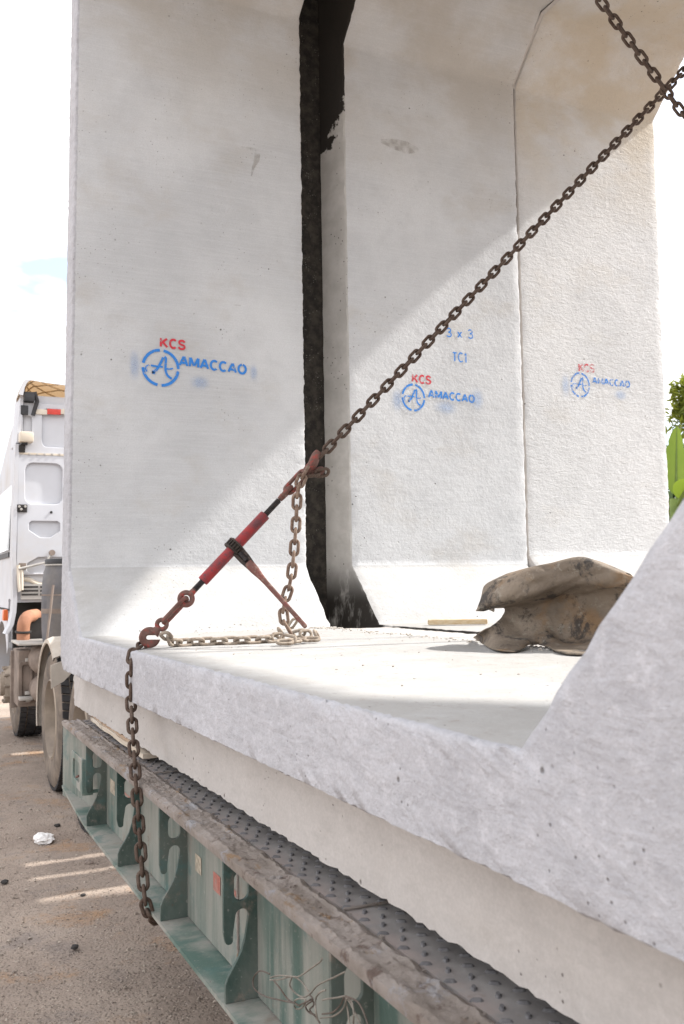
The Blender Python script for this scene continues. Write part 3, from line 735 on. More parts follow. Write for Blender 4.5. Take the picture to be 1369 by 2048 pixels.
def gusset(y, first=False):
    Wd = XW - XT; H = ZT - 0.022 - ZB
    # (u from the outer edge to the web, v from bottom to top)
    k = H / 0.303
    o = [(0.0, H), (Wd, H), (Wd, 0.0), (0.0035, 0.0), (0.0035, 0.040 * k), (0.010, 0.056 * k), (0.026, 0.080 * k), (0.040, 0.104 * k), (0.050, 0.135 * k), (0.056, 0.170 * k)]
    o += [(x, y_) for x, y_ in arc(0.0425, 0.182 * k, 0.0155, 0, 180, 10)]
    o += [(0.022, 0.150 * k)] + arc(0.0125, 0.133 * k, 0.009, 0, -180, 8)[1:-1] + [(0.0, 0.150 * k)]
    h = arc(0.0415, 0.262 * k, 0.017, 0, 180, 8) + arc(0.0415, 0.232 * k, 0.017, 180, 360, 8)
    FM = Matrix(((1, 0, 0, XT + 0.001), (0, 0, 1, y), (0, 1, 0, ZB + 0.0005), (0, 0, 0, 1)))
    return plate('gusset', [o, h], 0.010, FM, M['gusset'], trailer, 0.001)
gy = [3.765, 3.195, 2.635, 2.065, 1.489, 0.92, 0.35]
for y in gy: gusset(y)
# tie bracket in front of the first gusset
def bracket():
    a = atX(147, 1498, XT - 0.003); b = atX(186, 1588, XT - 0.003)
    y1, y0 = a.y, 3.78
    z1, z0 = ZT - 0.075, ZT - 0.205
    Lw = y1 - y0
    FM = Matrix(((0, 0, 1, XT - 0.006), (-1, 0, 0, y1), (0, 1, 0, z0), (0, 0, 0, 1)))
    hole = rrect(0.035, 0.028, Lw - 0.06, 0.105, 0.02)
    br = plate('tie_bracket', [rrect(0, 0, Lw, z1 - z0, 0.015), hole], 0.008, FM, M['green_dusty'], trailer, 0.001)
    MB().box((XT - 0.002, y0, z0), (XW - 0.002, y0 + 0.008, z0 + 0.012)).box((XT - 0.010, y0 - 0.004, z0 - 0.006), (XT + 0.03, y0 + 0.005, z1)).build('bracket_flange', M['green_dusty'], trailer)
    MB().tube([(XT + 0.002, y0 + 0.16, z0 + 0.04), (XT - 0.014, y0 + 0.11, z0 + 0.045), (XT - 0.006, y0 + 0.1, z0 + 0.05)], 0.004, 6).build('wire_stub', M['hook'], trailer)
bracket()
# faded reflective tape on the web
def tape(px0, py0, px1, py1, mat):
    a = atX(px0, py0, XW - 0.0015); b = atX(px1, py1, XW - 0.0015)
    mesh('reflective_tape', [(XW - 0.0015, a.y, a.z), (XW - 0.0015, b.y, a.z), (XW - 0.0015, b.y, b.z), (XW - 0.0015, a.y, b.z)], [(0, 1, 2, 3)], M[mat], trailer)
for (A, mat) in (((391, 1706, 403, 1752), 'fadedwhite'), ((427, 1742, 441, 1792), 'fadedred'), ((221, 1556, 230, 1592), 'fadedwhite'), ((459, 1770, 473, 1795), 'fadedred'), ((243, 1578, 262, 1600), 'fadedred')):
    tape(*A, mat)
# gooseneck reaching over the drive axles (mostly behind the load)
for x in (1.75, 2.75):
    MB().box((x, 4.30, ZT - 0.25), (x + 0.12, 4.55, -0.20), 0.01).box((x, 4.5, -0.42), (x + 0.12, 7.9, -0.22), 0.01).build('gooseneck_beam', M['green'], trailer)
for y in (4.9, 5.6, 6.4, 7.2):
    MB().box((1.87, y, -0.40), (2.75, y + 0.12, -0.24)).build('gooseneck_cross_beam', M['green'], trailer)
MB().box((1.3, 4.90, -0.215), (3.3, 5.19, -0.205)).box((1.3, 5.235, -0.215), (3.3, 5.45, -0.205)).box((1.3, 5.53, -0.215), (3.3, 7.9, -0.205)).build('gooseneck_shade_plate', M['deck'], trailer)  # unseen added plate, its gaps spaced so sun strips fall on the dirt
# rear running gear under the trailer (behind the camera's view)
def wheel(name, c, R, Wd, parent, mats, dish, ydir=-1, letters=False):
    """axis along X, outer face towards -X at c"""
    rt = empty(name, c); rt.parent = parent
    pl = Vector((0, 0, 0)); q = parent
    while q is not None: pl += q.location; q = q.parent
    rt.location = Vector(c) - pl
    FM = Matrix.Translation(c) @ Matrix(((0, 0, 1, 0), (1, 0, 0, 0), (0, 1, 0, 0), (0, 0, 0, 1)))
    rr = R * 0.56
    MB().lathe([(rr, 0.03), (rr * 1.04, 0.012), (R * 0.72, 0.002), (R * 0.84, 0.004), (R * 0.92, 0.016), (R * 0.972, 0.035), (R * 0.975, Wd - 0.035), (R * 0.9, Wd - 0.012), (R * 0.7, Wd), (rr, Wd - 0.03), (rr * 0.98, Wd / 2), (rr, 0.03)], 56, FM).build('tyre', M[mats[0]], rt)
    # tread blocks
    V = []; F = []
    nb = 54
    for k in range(nb):
        for (x0_, x1_, ofs) in ((0.024, Wd * 0.3, 0), (Wd * 0.34, Wd * 0.64, 0.5), (Wd * 0.68, Wd - 0.024, 0)):
            a0 = 2 * math.pi * (k + ofs + 0.07) / nb; a1 = 2 * math.pi * (k + ofs + 0.86) / nb; b0 = len(V)
            for rad in (R * 0.955, R):
                for xx, aa in ((x0_, a0), (x1_, a0 + 0.02), (x1_, a1 + 0.02), (x0_, a1)):
                    V.append(FM @ Vector((rad * math.cos(aa), rad * math.sin(aa), xx)))
            F += [(b0 + 4, b0 + 5, b0 + 6, b0 + 7)] + [(b0 + i, b0 + (i + 1) % 4, b0 + 4 + (i + 1) % 4, b0 + 4 + i) for i in range(4)]
    o = mesh('tread_blocks', V, F, M[mats[2]], rt); tag(o, kind='stuff')
    if dish:   # deep dished dual rim
        MB().lathe([(rr * 1.03, 0.012), (rr * 0.985, 0.004), (rr * 0.95, 0.03), (rr * 0.9, 0.10), (rr * 0.86, 0.16), (rr * 0.84, 0.17)], 40, FM).build('rim', M[mats[1]], rt)
        MB().lathe([(rr * 0.845, 0.168), (rr * 0.6, 0.185), (rr * 0.52, 0.175), (rr * 0.5, 0.10), (rr * 0.3, 0.085), (0.001, 0.085)], 40, FM).build('wheel_disc', M['wheel_disc'], rt)
        for k in range(10):
            a = 2 * math.pi * k / 10; MB().lathe([(0.016, 0.165), (0.016, 0.13), (0.009, 0.128), (0.009, 0.11), (0.001, 0.11)], 6, FM @ Matrix.Translation((rr * 0.72 * math.cos(a), rr * 0.72 * math.sin(a), 0))).build('wheel_nut', M[mats[1]], rt)
    else:
        MB().lathe([(rr * 1.03, 0.012), (rr * 0.985, 0.004), (rr * 0.93, 0.03), (rr * 0.86, 0.06), (rr * 0.72, 0.02), (rr * 0.62, -0.06), (rr * 0.55, -0.085), (rr * 0.40, -0.085), (rr * 0.38, -0.13), (0.001, -0.14)], 40, FM).build('rim', M[mats[1]], rt)
        for k in range(10):
            a = 2 * math.pi * k / 10; MB().lathe([(0.017, -0.02), (0.017, -0.10), (0.009, -0.105), (0.001, -0.105)], 6, FM @ Matrix.Translation((rr * 0.6 * math.cos(a), rr * 0.6 * math.sin(a), 0))).build('wheel_nut', M[mats[1]], rt)
    return rt

# ---------------------------------------------------------------- timber under the slab
def plank(pts, wd, th, mat, label):
    V = []; F = []; n = len(pts)
    for (x, y, z) in pts:
        j = 0.003 * fn(y * 20, x, 1)
        V += [(x + j, y, z), (x + wd, y, z), (x + wd, y, z + th), (x + j * 0.5, y, z + th)]
    for i in range(n - 1):
        for k in range(4): F.append((i * 4 + k, i * 4 + (k + 1) % 4, i * 4 + 4 + (k + 1) % 4, i * 4 + 4 + k))
    F += [(3, 2, 1, 0), tuple(4 * n - 4 + k for k in range(4))]
    o = mesh('plank', V, F, M[mat]); tag(o, label, 'plank', 'timber packing under the slab'); return o
plank([(0.748, 4.16 - 0.05 * i, -0.5585 - 0.0012 * i + 0.002 * math.sin(i)) for i in range(16)], 0.16, 0.022, 'wood', 'brown weathered plank wedged under the slab corner, upper one of the stack')
plank([(0.742, 4.14 - 0.05 * i, -0.5765 - 0.0002 * i + 0.0018 * math.sin(i * 0.9)) for i in range(20)], 0.16, 0.016, 'wood_pale', 'pale split plank below the brown one on the mud-caked trailer edge')
for y in (2.2, 1.0, 3.6):
    o = MB().box((1.1, y - 0.06, ZT - 0.002), (4.0, y + 0.06, -0.556), 0.003).build('timber_bearer', M['wood']); tag(o, ''+('middle','nearest','farthest')[(2.2,1.0,3.6).index(y)]+' timber bearer between the trailer deck and the culvert', 'timber', 'timber packing under the slab')

# ---------------------------------------------------------------- chains
PIT = 0.0385
def link_mesh():
    r, a, n = 0.0058, 0.0128, 7     # wire radius, half width of the centre line
    hl = PIT / 2 + r - a             # straight half length
    pts = [Vector((x + (hl if math.cos(math.radians(t)) >= 0 else -hl), y, 0)) for (x, y), t in [((a * math.cos(math.radians(q)), a * math.sin(math.radians(q))), q) for q in list(range(-90, 90, 20)) + [89.9] + list(range(91, 270, 20)) + [269.9]]]
    m = MB(); m.tube(pts, r, n, closed=True)
    bmesh.ops.recalc_face_normals(m.bm, faces=m.bm.faces)
    me = bpy.data.meshes.new('link'); m.bm.to_mesh(me); m.bm.free(); smooth(me, 60); return me
LINKS = {}
def chain(path, mat, label, group='chains lashing the load', roll=0.0, flat=None, start=0, dense=1.0, face=None):
    if mat not in LINKS:
        me = link_mesh(); me.materials.append(M[mat]); LINKS[mat] = me
    pts = [Vector(p) for p in path]
    root = empty('chain', pts[0], label, 'chain', group)
    seg = [(b - a).length for a, b in zip(pts, pts[1:])]; tot = sum(seg); n = int(tot / PIT * dense)
    def at(s):
        for i, l in enumerate(seg):
            if s <= l or i == len(seg) - 1: return pts[i].lerp(pts[i + 1], min(s / l, 1.0) if l > 0 else 0), i
            s -= l
    up = None
    for k in range(n):
        p0, _ = at(k * PIT / dense); p1, _ = at((k + 1) * PIT / dense); c = (p0 + p1) / 2
        t = (p1 - p0).normalized()
        ref = face if face is not None else (Vector((0, 1, 0)) if abs(t.y) < 0.9 else Vector((1, 0, 0)))
        y = (ref - t * ref.dot(t)).normalized(); z = t.cross(y)
        ang = roll + (math.pi / 2 if (k + start) % 2 else 0) + 0.16 * fn(k * 1.7, len(pts), 4)
        if flat: ang = roll + (flat if (k + start) % 2 else -flat) + 0.2 * fn(k * 2.3, 1, 1)
        y2 = y * math.cos(ang) + z * math.sin(ang); z2 = t.cross(y2)
        o = bpy.data.objects.new('link', LINKS[mat]); COL.objects.link(o); o.parent = root
        MM = Matrix(((t.x, y2.x, z2.x, c.x), (t.y, y2.y, z2.y, c.y), (t.z, y2.z, z2.z, c.z), (0, 0, 0, 1)))
        o.matrix_local = Matrix.Translation(-pts[0]) @ MM
    return root
HK = Vector((0.735, 3.053, -0.172)); TOP = Vector((2.83, 2.751, 2.023)); AX = (TOP - HK).normalized()
def onax(px, py):
    """point of the lashing line nearest to the pixel's ray"""
    r = ray(px, py).normalized(); w0 = HK
    b = AX.dot(r); d = AX.dot(w0); e = r.dot(w0)
    return HK + AX * ((b * e - d) / (1 - b * b))
HU = onax(646, 924)
far = HK + AX * ((4.05 - HK.x) / AX.x)
chain(spline([HU, HK.lerp(TOP, 0.6), TOP, TOP + AX * 0.55, Vector((4.10, 2.6, 2.93)), Vector((4.9, 2.55, 2.6))], 6), 'chain',
      'long taut brown chain running from the red tensioner up to the top right corner', roll=math.radians(8), face=Vector((0.5, 0.85, 0.25)))
a2 = atY(1369, 232, 2.5); b2 = atY(1200, 0, 2.5); d2 = (a2 - b2)
chain([b2 - d2 * 1.6, b2 + d2 * 4.2], 'chain', 'short brown chain crossing in front of the taut one at the upper right corner', roll=math.radians(14), face=Vector((0.6, 0.7, 0.4)))
# chain that hangs from the slab edge to the trailer
hc = [HK + Vector((-0.012, 0.03, -0.028)), Vector((0.680, 3.105, -0.222)), Vector((0.668, 3.10, -0.25)), Vector((0.664, 3.075, -0.40)), Vector((0.642, 3.00, -0.62)), Vector((0.640, 2.905, -0.90)), Vector((0.6415, 2.875, -0.975)), Vector((0.690, 2.845, -1.005))]
hc[1] = atX(268, 1300, 0.676); hc[2] = atX(263, 1318, 0.664)
for i, q in ((3, (262, 1400)), (4, (272, 1560)), (5, (287, 1770)), (6, (293, 1822))): hc[i] = atX(*q, hc[i].x)
hc[7] = atX(322, 1848, 0.700)
chain(hc, 'chain', 'rusty dark chain hanging straight down over the slab edge and hooked under the green beam', roll=math.radians(14), start=1)
# slack tail: drops from the upper hook, lies on the slab, ends in the lower hook
FZ = ZF + 0.014
YT = 2.955
t1 = [onax(602, 940) + Vector((0, -0.025, 0.012))] + [atY(x, y, YT - 0.03) for x, y in ((597, 975), (593, 1040), (588, 1110), (580, 1170), (569, 1205), (567, 1232), (573, 1254), (582, 1266))]
chain(spline(t1, 5), 'chain_worn', 'worn rust-brown slack chain dangling beside the ratchet handle', roll=math.radians(20))
t2 = [atZ(x, y, FZ) for x, y in ((556, 1277), (500, 1280), (440, 1282), (380, 1284), (348, 1286))] + [atD(330, 1268, 3.03), atD(312, 1262, 3.04)]
chain(spline(t2, 6), 'chain_dusty', 'dusty pale chain lying along the slab to the lower hook', roll=math.radians(0), flat=math.radians(48))
heap = empty('chain', atZ(590, 1275, FZ), 'small heap of dusty pale chain links under the slack drop', 'chain', 'chains lashing the load')
for px, py, dz, az, tilt, roll in ((556, 1277, 0.008, 20, 0, 75), (570, 1284, 0.004, -10, 0, 20), (562, 1270, 0.014, 60, 25, 50), (582, 1270, 0.018, 100, -30, 40), (590, 1281, 0.004, 30, 0, 15), (597, 1272, 0.012, 160, 15, 60),
                                   (606, 1279, 0.003, 75, 0, 10), (612, 1272, 0.010, 15, 0, 70), (624, 1278, 0.003, -20, 0, 15), (634, 1275, 0.012, 50, 20, 65), (586, 1258, 0.026, 120, 50, 20), (577, 1283, 0.012, -40, 10, 55)):
    o = bpy.data.objects.new('link', LINKS['chain_dusty']); COL.objects.link(o); o.parent = heap
    c = atZ(px, py, FZ); c.z += dz - 0.004
    o.matrix_local = Matrix.Translation(c - heap.location) @ Matrix.Rotation(math.radians(az), 4, 'Z') @ Matrix.Rotation(math.radians(tilt), 4, 'Y') @ Matrix.Rotation(math.radians(roll), 4, 'X')

# ---------------------------------------------------------------- ratchet tensioner
binder = empty('load_binder', onax(472, 1100), 'red ratchet load binder with a long handle pulled tight between the chains', 'ratchet binder')
sideY = (Vector((0, -1, 0)) - AX * AX.dot(Vector((0, -1, 0)))).normalized()   # towards the viewer
perp = AX.cross(sideY)                                                          # across the barrel
if perp.z > 0: perp = -perp
def AXM(p, zdir=AX, xdir=None):
    z = zdir.normalized(); x = (xdir or sideY); x = (x - z * x.dot(z)).normalized(); y = z.cross(x)
    return Matrix(((x.x, y.x, z.x, p.x), (x.y, y.y, z.y, p.y), (x.z, y.z, z.z, p.z), (0, 0, 0, 1)))
B0, B1 = onax(404, 1161), onax(532, 1031); LB = (B1 - B0).length
MB().lathe([(0.012, 0), (0.0175, 0.0), (0.0185, 0.004), (0.0185, LB - 0.004), (0.0175, LB), (0.012, LB)], 20, AXM(B0)).build('barrel', M['red'], binder)
def screw(pa, pb):
    l = (pb - pa).length; prof = []
    k = int(l / 0.0022)
    for i in range(k + 1): prof += [(0.0105 if i % 2 else 0.0088, l * i / k)]
    MB().lathe([(0.001, 0)] + prof + [(0.001, l)], 14, AXM(pa)).build('threaded_rod', M['thread'], binder)
E1, E2 = onax(372, 1197), onax(574, 983)
screw(onax(388, 1180), B0 + AX * 0.01); screw(B1 - AX * 0.01, onax(560, 1002))
def eye(c, axis, R, r, name, shank_to=None, mat='hook', tilt=None):
    """ring whose plane normal is axis"""
    z = axis.normalized(); x = z.orthogonal().normalized(); y = z.cross(x)
    m = MB(); m.tube([c + (x * math.cos(t) + y * math.sin(t)) * R for t in [2 * math.pi * k / 24 for k in range(24)]], r, 10, closed=True)
    if shank_to is not None:
        d = (shank_to - c).normalized(); m.tube([c + d * R * 0.9, c + d * (R + 0.012), shank_to], [r * 1.35, r * 1.2, 0.0095], 12)
    return m.build(name, M[mat], binder, 60)
eye(E1, sideY, 0.0205, 0.0085, 'eye_bolt', onax(390, 1178))
eye(E2, (sideY * 0.35 + perp * 0.94), 0.0205, 0.0085, 'eye_bolt', onax(561, 1000))
def oblong(pa, pb, r, half, normal, name):
    t = (pb - pa).normalized(); L2 = (pb - pa).length; n = (normal - t * normal.dot(t)).normalized(); s = n.cross(t)
    pts = [pa + s * half * math.cos(q) * 1.0 - t * half * math.sin(q) for q in [math.pi * k / 8 for k in range(9)]]
    pts += [pb - s * half * math.cos(q) + t * half * math.sin(q) for q in [math.pi * k / 8 for k in range(9)]]
    MB().tube(pts, r, 10, closed=True).build(name, M['hook'], binder, 60)
EH = onax(331, 1242)
oblong(EH + AX * 0.006, E1 - AX * 0.010, 0.0072, 0.0125, perp * 0.75 + sideY * 0.65, 'connecting_link')
EU = onax(606, 950)
oblong(E2 + AX * 0.012, EU + AX * 0.002, 0.0072, 0.0150, sideY * 0.8 - perp * 0.6, 'connecting_link')
# ratchet housing, gear and handle
RC = onax(474, 1099)
hd = (atD(613, 1255, 2.96) - RC).normalized(); hd = (hd - AX * hd.dot(AX)).normalized()
HB = AXM(RC, AX, -hd)
MB().lathe([(0.0185, -0.016), (0.031, -0.016), (0.033, -0.013), (0.033, -0.010), (0.026, -0.009), (0.026, 0.009), (0.033, 0.010), (0.033, 0.013), (0.031, 0.016), (0.0185, 0.016)], 26, AXM(RC)).build('ratchet_housing', M['gear'], binder)
m = MB()
for k in range(18):
    a = 2 * math.pi * k / 18; m.box((0.024, -0.0022, -0.009), (0.0315, 0.0022, 0.009), 0, AXM(RC) @ Matrix.Rotation(a, 4, 'Z'))
m.build('ratchet_gear', M['gear'], binder)
HE = atD(612, 1254, 2.955); 
hdir = (HE - RC); HL = hdir.length; hdir.normalize()
def arm(stations, name, mat):
    m = MB(); b = m.bm; prev = None
    xx = (AX - hdir * AX.dot(hdir)).normalized(); yy = hdir.cross(xx)
    for s_, wx, wy in stations:
        c = RC + hdir * s_; r = [b.verts.new(c + xx * wx * math.copysign(abs(math.cos(t)) ** 0.6, math.cos(t)) + yy * wy * math.copysign(abs(math.sin(t)) ** 0.6, math.sin(t))) for t in [2 * math.pi * k / 14 for k in range(14)]]
        if prev:
            for i in range(14): b.faces.new((prev[i], prev[(i + 1) % 14], r[(i + 1) % 14], r[i]))
        else: b.faces.new(r)
        prev = r
    b.faces.new(prev); return m.build(name, M[mat], binder, 50)
xx0 = (AX - hdir * AX.dot(hdir)).normalized()
for sgn in (-1, 1):   # fork cheeks either side of the pawl
    m = MB(); yy = hdir.cross(xx0)
    m.tube([RC + hdir * s_ + xx0 * sgn * q for s_, q in ((-0.03, 0.0135), (0.02, 0.0135), (0.06, 0.0125), (0.10, 0.009))], [0.006, 0.0072, 0.0072, 0.006], 8); m.build('fork_cheek', M['gear'], binder)
MB().box((-0.006, -0.012, 0.035), (0.006, 0.012, 0.075), 0.002, AXM(RC, hdir, xx0)).build('pawl', M['thread'], binder)
arm([(0.085, 0.013, 0.013), (0.10, 0.0155, 0.013), (0.12, 0.0145, 0.012), (0.15, 0.0105, 0.010), (0.18, 0.0085, 0.0088), (HL * 0.75, 0.0075, 0.0080), (HL - 0.004, 0.0072, 0.0078), (HL, 0.005, 0.006)], 'handle', 'handle')

def grab_hook(c, label, axis, facing, flip=1):
    """clevis grab hook: round cheek with a slot for the link, neck and eye"""
    root = empty('grab_hook', c, label, 'hook', 'grab hooks of the binder')
    R = 0.034
    sl = 0.0068
    a0 = math.degrees(math.asin(sl / R))
    outl = arc(0, 0, R, a0 + 43, 360 - a0 + 43, 28)
    rot = math.radians(43)
    def rp(x, y): return (x * math.cos(rot) - y * math.sin(rot), x * math.sin(rot) + y * math.cos(rot))
    outl += [rp(-0.004, -sl)] + [rp(-0.004 - sl * math.sin(q), -sl * math.cos(q)) for q in [math.pi * k / 6 for k in range(1, 6)]] + [rp(-0.004, sl)]
    y = axis.normalized(); z = (facing - y * facing.dot(y)).normalized(); x = y.cross(z)
    FM = Matrix(((x.x, y.x, z.x, c.x), (x.y, y.y, z.y, c.y), (x.z, y.z, z.z, c.z), (0, 0, 0, 1)))
    plate('hook_body', [outl], 0.026, FM, M['hook'], root, 0.006)
    e = Vector((0, 0.056, 0)); m = MB()
    m.tube([FM @ (e + Vector((0.0155 * math.cos(t), 0.0155 * math.sin(t), 0))) for t in [2 * math.pi * k / 22 for k in range(22)]], 0.0075, 10, closed=True)
    m.tube([FM @ Vector((0, 0.018, 0)), FM @ Vector((0, 0.034, 0)), FM @ Vector((0, 0.043, 0))], [0.020, 0.013, 0.009], 12)
    m.build('hook_eye', M['hook'], root, 60)
    return root
grab_hook(onax(301, 1276), 'rusty red grab hook resting on the slab edge at the lower end of the binder', AX, sideY * 1.0 + Vector((-0.25, 0, 0)))
def upper_hook():
    c = onax(632, 936)
    root = empty('grab_hook', c, 'red and brown grab hook gripping the taut chain at the upper end of the binder', 'hook', 'grab hooks of the binder')
    p = perp; m = MB()
    b = [EU + AX * 0.004 + sideY * 0.005, EU + AX * 0.03 + p * 0.004, c + p * 0.008 - AX * 0.004, c + p * 0.012 + AX * 0.02, c + p * 0.004 + AX * 0.042, c - p * 0.012 + AX * 0.046]
    m.tube(spline([EU + AX * 0.004, EU + AX * 0.03, c, c + AX * 0.030 - p * 0.012, c + AX * 0.048 - p * 0.014], 5), [0.0125 + 0.005 * math.sin(3.1 * k / 20) for k in range(21)], 10)
    m.build('hook_body', M['hook'], root, 60)
    m = MB(); m.tube(spline([c - AX * 0.022 + p * 0.012, c + p * 0.024 - AX * 0.005, c + p * 0.034 + AX * 0.012, c + p * 0.040 + AX * 0.004, c + p * 0.032 - AX * 0.012], 5), 0.0105, 10); m.build('hook_tip', M['hook'], root, 60)
upper_hook()
c_ = onax(628, 938) + perp * 0.028 + sideY * 0.012
chain([c_ - Vector((0.04, 0, 0.012)), c_ + Vector((0.05, 0, 0.004))], 'chain', 'two loose rusty links wrapped round the upper hook', roll=0.5)

# ---------------------------------------------------------------- things on the slab
def rubber_sheet():
    D = 2.85
    rows = [
        ([(948, 1275), (985, 1298), (1030, 1303), (1075, 1288), (1135, 1308), (1210, 1306), (1290, 1300)], 0.00),
        ([(962, 1266), (998, 1268), (1040, 1272), (1088, 1274), (1140, 1286), (1215, 1280), (1295, 1275)], 0.02),
        ([(1000, 1240), (1016, 1238), (1048, 1241), (1098, 1242), (1150, 1248), (1222, 1238), (1298, 1235)], 0.075),
        ([(1009, 1216), (1026, 1213), (1055, 1212), (1100, 1205), (1152, 1192), (1230, 1188), (1300, 1190)], 0.085),
        ([(962, 1222), (985, 1211), (1022, 1198), (1080, 1180), (1152, 1166), (1235, 1166), (1302, 1170)], -0.01),
        ([(956, 1222), (966, 1198), (1000, 1167), (1052, 1145), (1104, 1131), (1172, 1120), (1255, 1150)], 0.00),
        ([(985, 1214), (968, 1180), (995, 1160), (1050, 1148), (1104, 1136), (1180, 1128), (1265, 1154)], 0.10),
        ([(990, 1225), (975, 1215), (1005, 1210), (1060, 1210), (1110, 1210), (1190, 1210), (1270, 1210)], 0.20),
    ]
    G = [[atD(x, y, D + d - 0.0006 * (x - 1000)) for x, y in r] for r, d in rows]
    for i in range(7):
        p = G[0][i]; G[0][i] = p * ((ZF + 0.006) / p.z) if i != 3 else p * ((ZF + 0.012) / p.z)
    # spline in both directions
    R1 = [spline(r, 14) for r in G]; n = len(R1[0]); cols = [spline([R1[j][i] for j in range(len(R1))], 12) for i in range(n)]
    m = len(cols[0]); V = []; F = []
    for i in range(n):
        for j in range(m):
            v = cols[i][j].copy(); cr = abs(fn(v.x * 9 + v.z * 7, v.y * 5, v.z * 11)); cr2 = abs(fn(v.x * 15 - v.z * 17, 7, v.z * 12)); v += CF * (0.030 * (0.35 - cr) + 0.016 * (0.3 - cr2)); v.z += 0.004 * fn(v.x * 22, 3, v.z * 22)
            v.z = max(v.z, ZF + 0.004); V.append(v)
    for i in range(n - 1):
        for j in range(m - 1): F.append((i * m + j, (i + 1) * m + j, (i + 1) * m + j + 1, i * m + j + 1))
    o = mesh('rubber_sheet', V, F, M['mat'], ang=60); tag(o, 'folded brown rubber sheet with dark stains lying on the sunlit slab', 'rubber sheet')
    md = o.modifiers.new('thick', 'SOLIDIFY'); md.thickness = 0.0035; md.offset = 0
rubber_sheet()
a = atZ(858, 1252, ZF); b = atZ(976, 1250, ZF); d = (b - a); d.z = 0; Ls = d.length; d.normalize()
o = MB().box((0, -0.045, 0.004), (Ls, 0.0, 0.027), 0.004, Matrix(((d.x, -d.y, 0, a.x), (d.y, d.x, 0, a.y), (0, 0, 1, ZF), (0, 0, 0, 1))) @ Matrix.Translation((0, 0.045, 0))).build('timber_offcut', M['stick'])
tag(o, 'short yellow timber offcut lying by the wall left of the rubber sheet', 'timber offcut')

# tangled binding wire on the beam
def wires():
    root = empty('wire_bundle', atX(640, 2000, XT), 'tangle of thin grey binding wire looped through the last gusset hole', 'wire')
    X = XT - 0.012
    def P(px, py, dx=0.0): return atX(px, py, X + dx)
    sets = [[(540, 1948), (520, 1942), (507, 1958), (510, 1978), (530, 1992), (560, 2000), (590, 2006)],
            [(541, 1955), (560, 1951), (585, 1953), (600, 1952), (625, 1935), (640, 1924), (645, 1917)],
            [(540, 1960), (560, 1959), (585, 1953), (602, 1962), (612, 1975), (618, 1984)],
            [(548, 1961), (560, 1976), (576, 1998), (590, 2006), (600, 2012)],
            [(585, 1953), (580, 1970), (590, 1985), (606, 1994), (620, 1988), (634, 1972), (650, 1963), (668, 1955), (690, 1944)],
            [(594, 2010), (590, 2002), (600, 1997), (612, 2000), (606, 2014), (594, 2018), (588, 2010)],
            [(600, 2010), (615, 2003), (624, 1999), (628, 2010), (620, 2020), (632, 2034), (640, 2046)],
            [(652, 1980), (640, 1985), (632, 1998), (632, 2020), (636, 2040)],
            [(645, 2000), (660, 1997), (676, 1995), (690, 1992)], [(645, 2028), (665, 2025), (680, 2012), (688, 1995)],
            [(642, 2036), (668, 2032), (686, 2018), (694, 1996)], [(690, 1992), (704, 2004), (708, 2030), (706, 2060)],
            [(692, 1992), (716, 2004), (730, 2030), (738, 2056)], [(694, 1994), (708, 2020), (722, 2050)],
            [(690, 1996), (696, 2020), (700, 2056)], [(620, 1990), (626, 2000), (612, 2012), (618, 2024), (630, 2030)]]
    for k, s_ in enumerate(sets):
        pts = [P(x, y, 0.012 * fn(k * 3.1, i * 0.8, 2)) for i, (x, y) in enumerate(s_)]
        MB().tube(spline(pts, 6), 0.0014, 6).build('wire', M['wire'] if k % 3 else M['wire_dark'], root, 60)
wires()

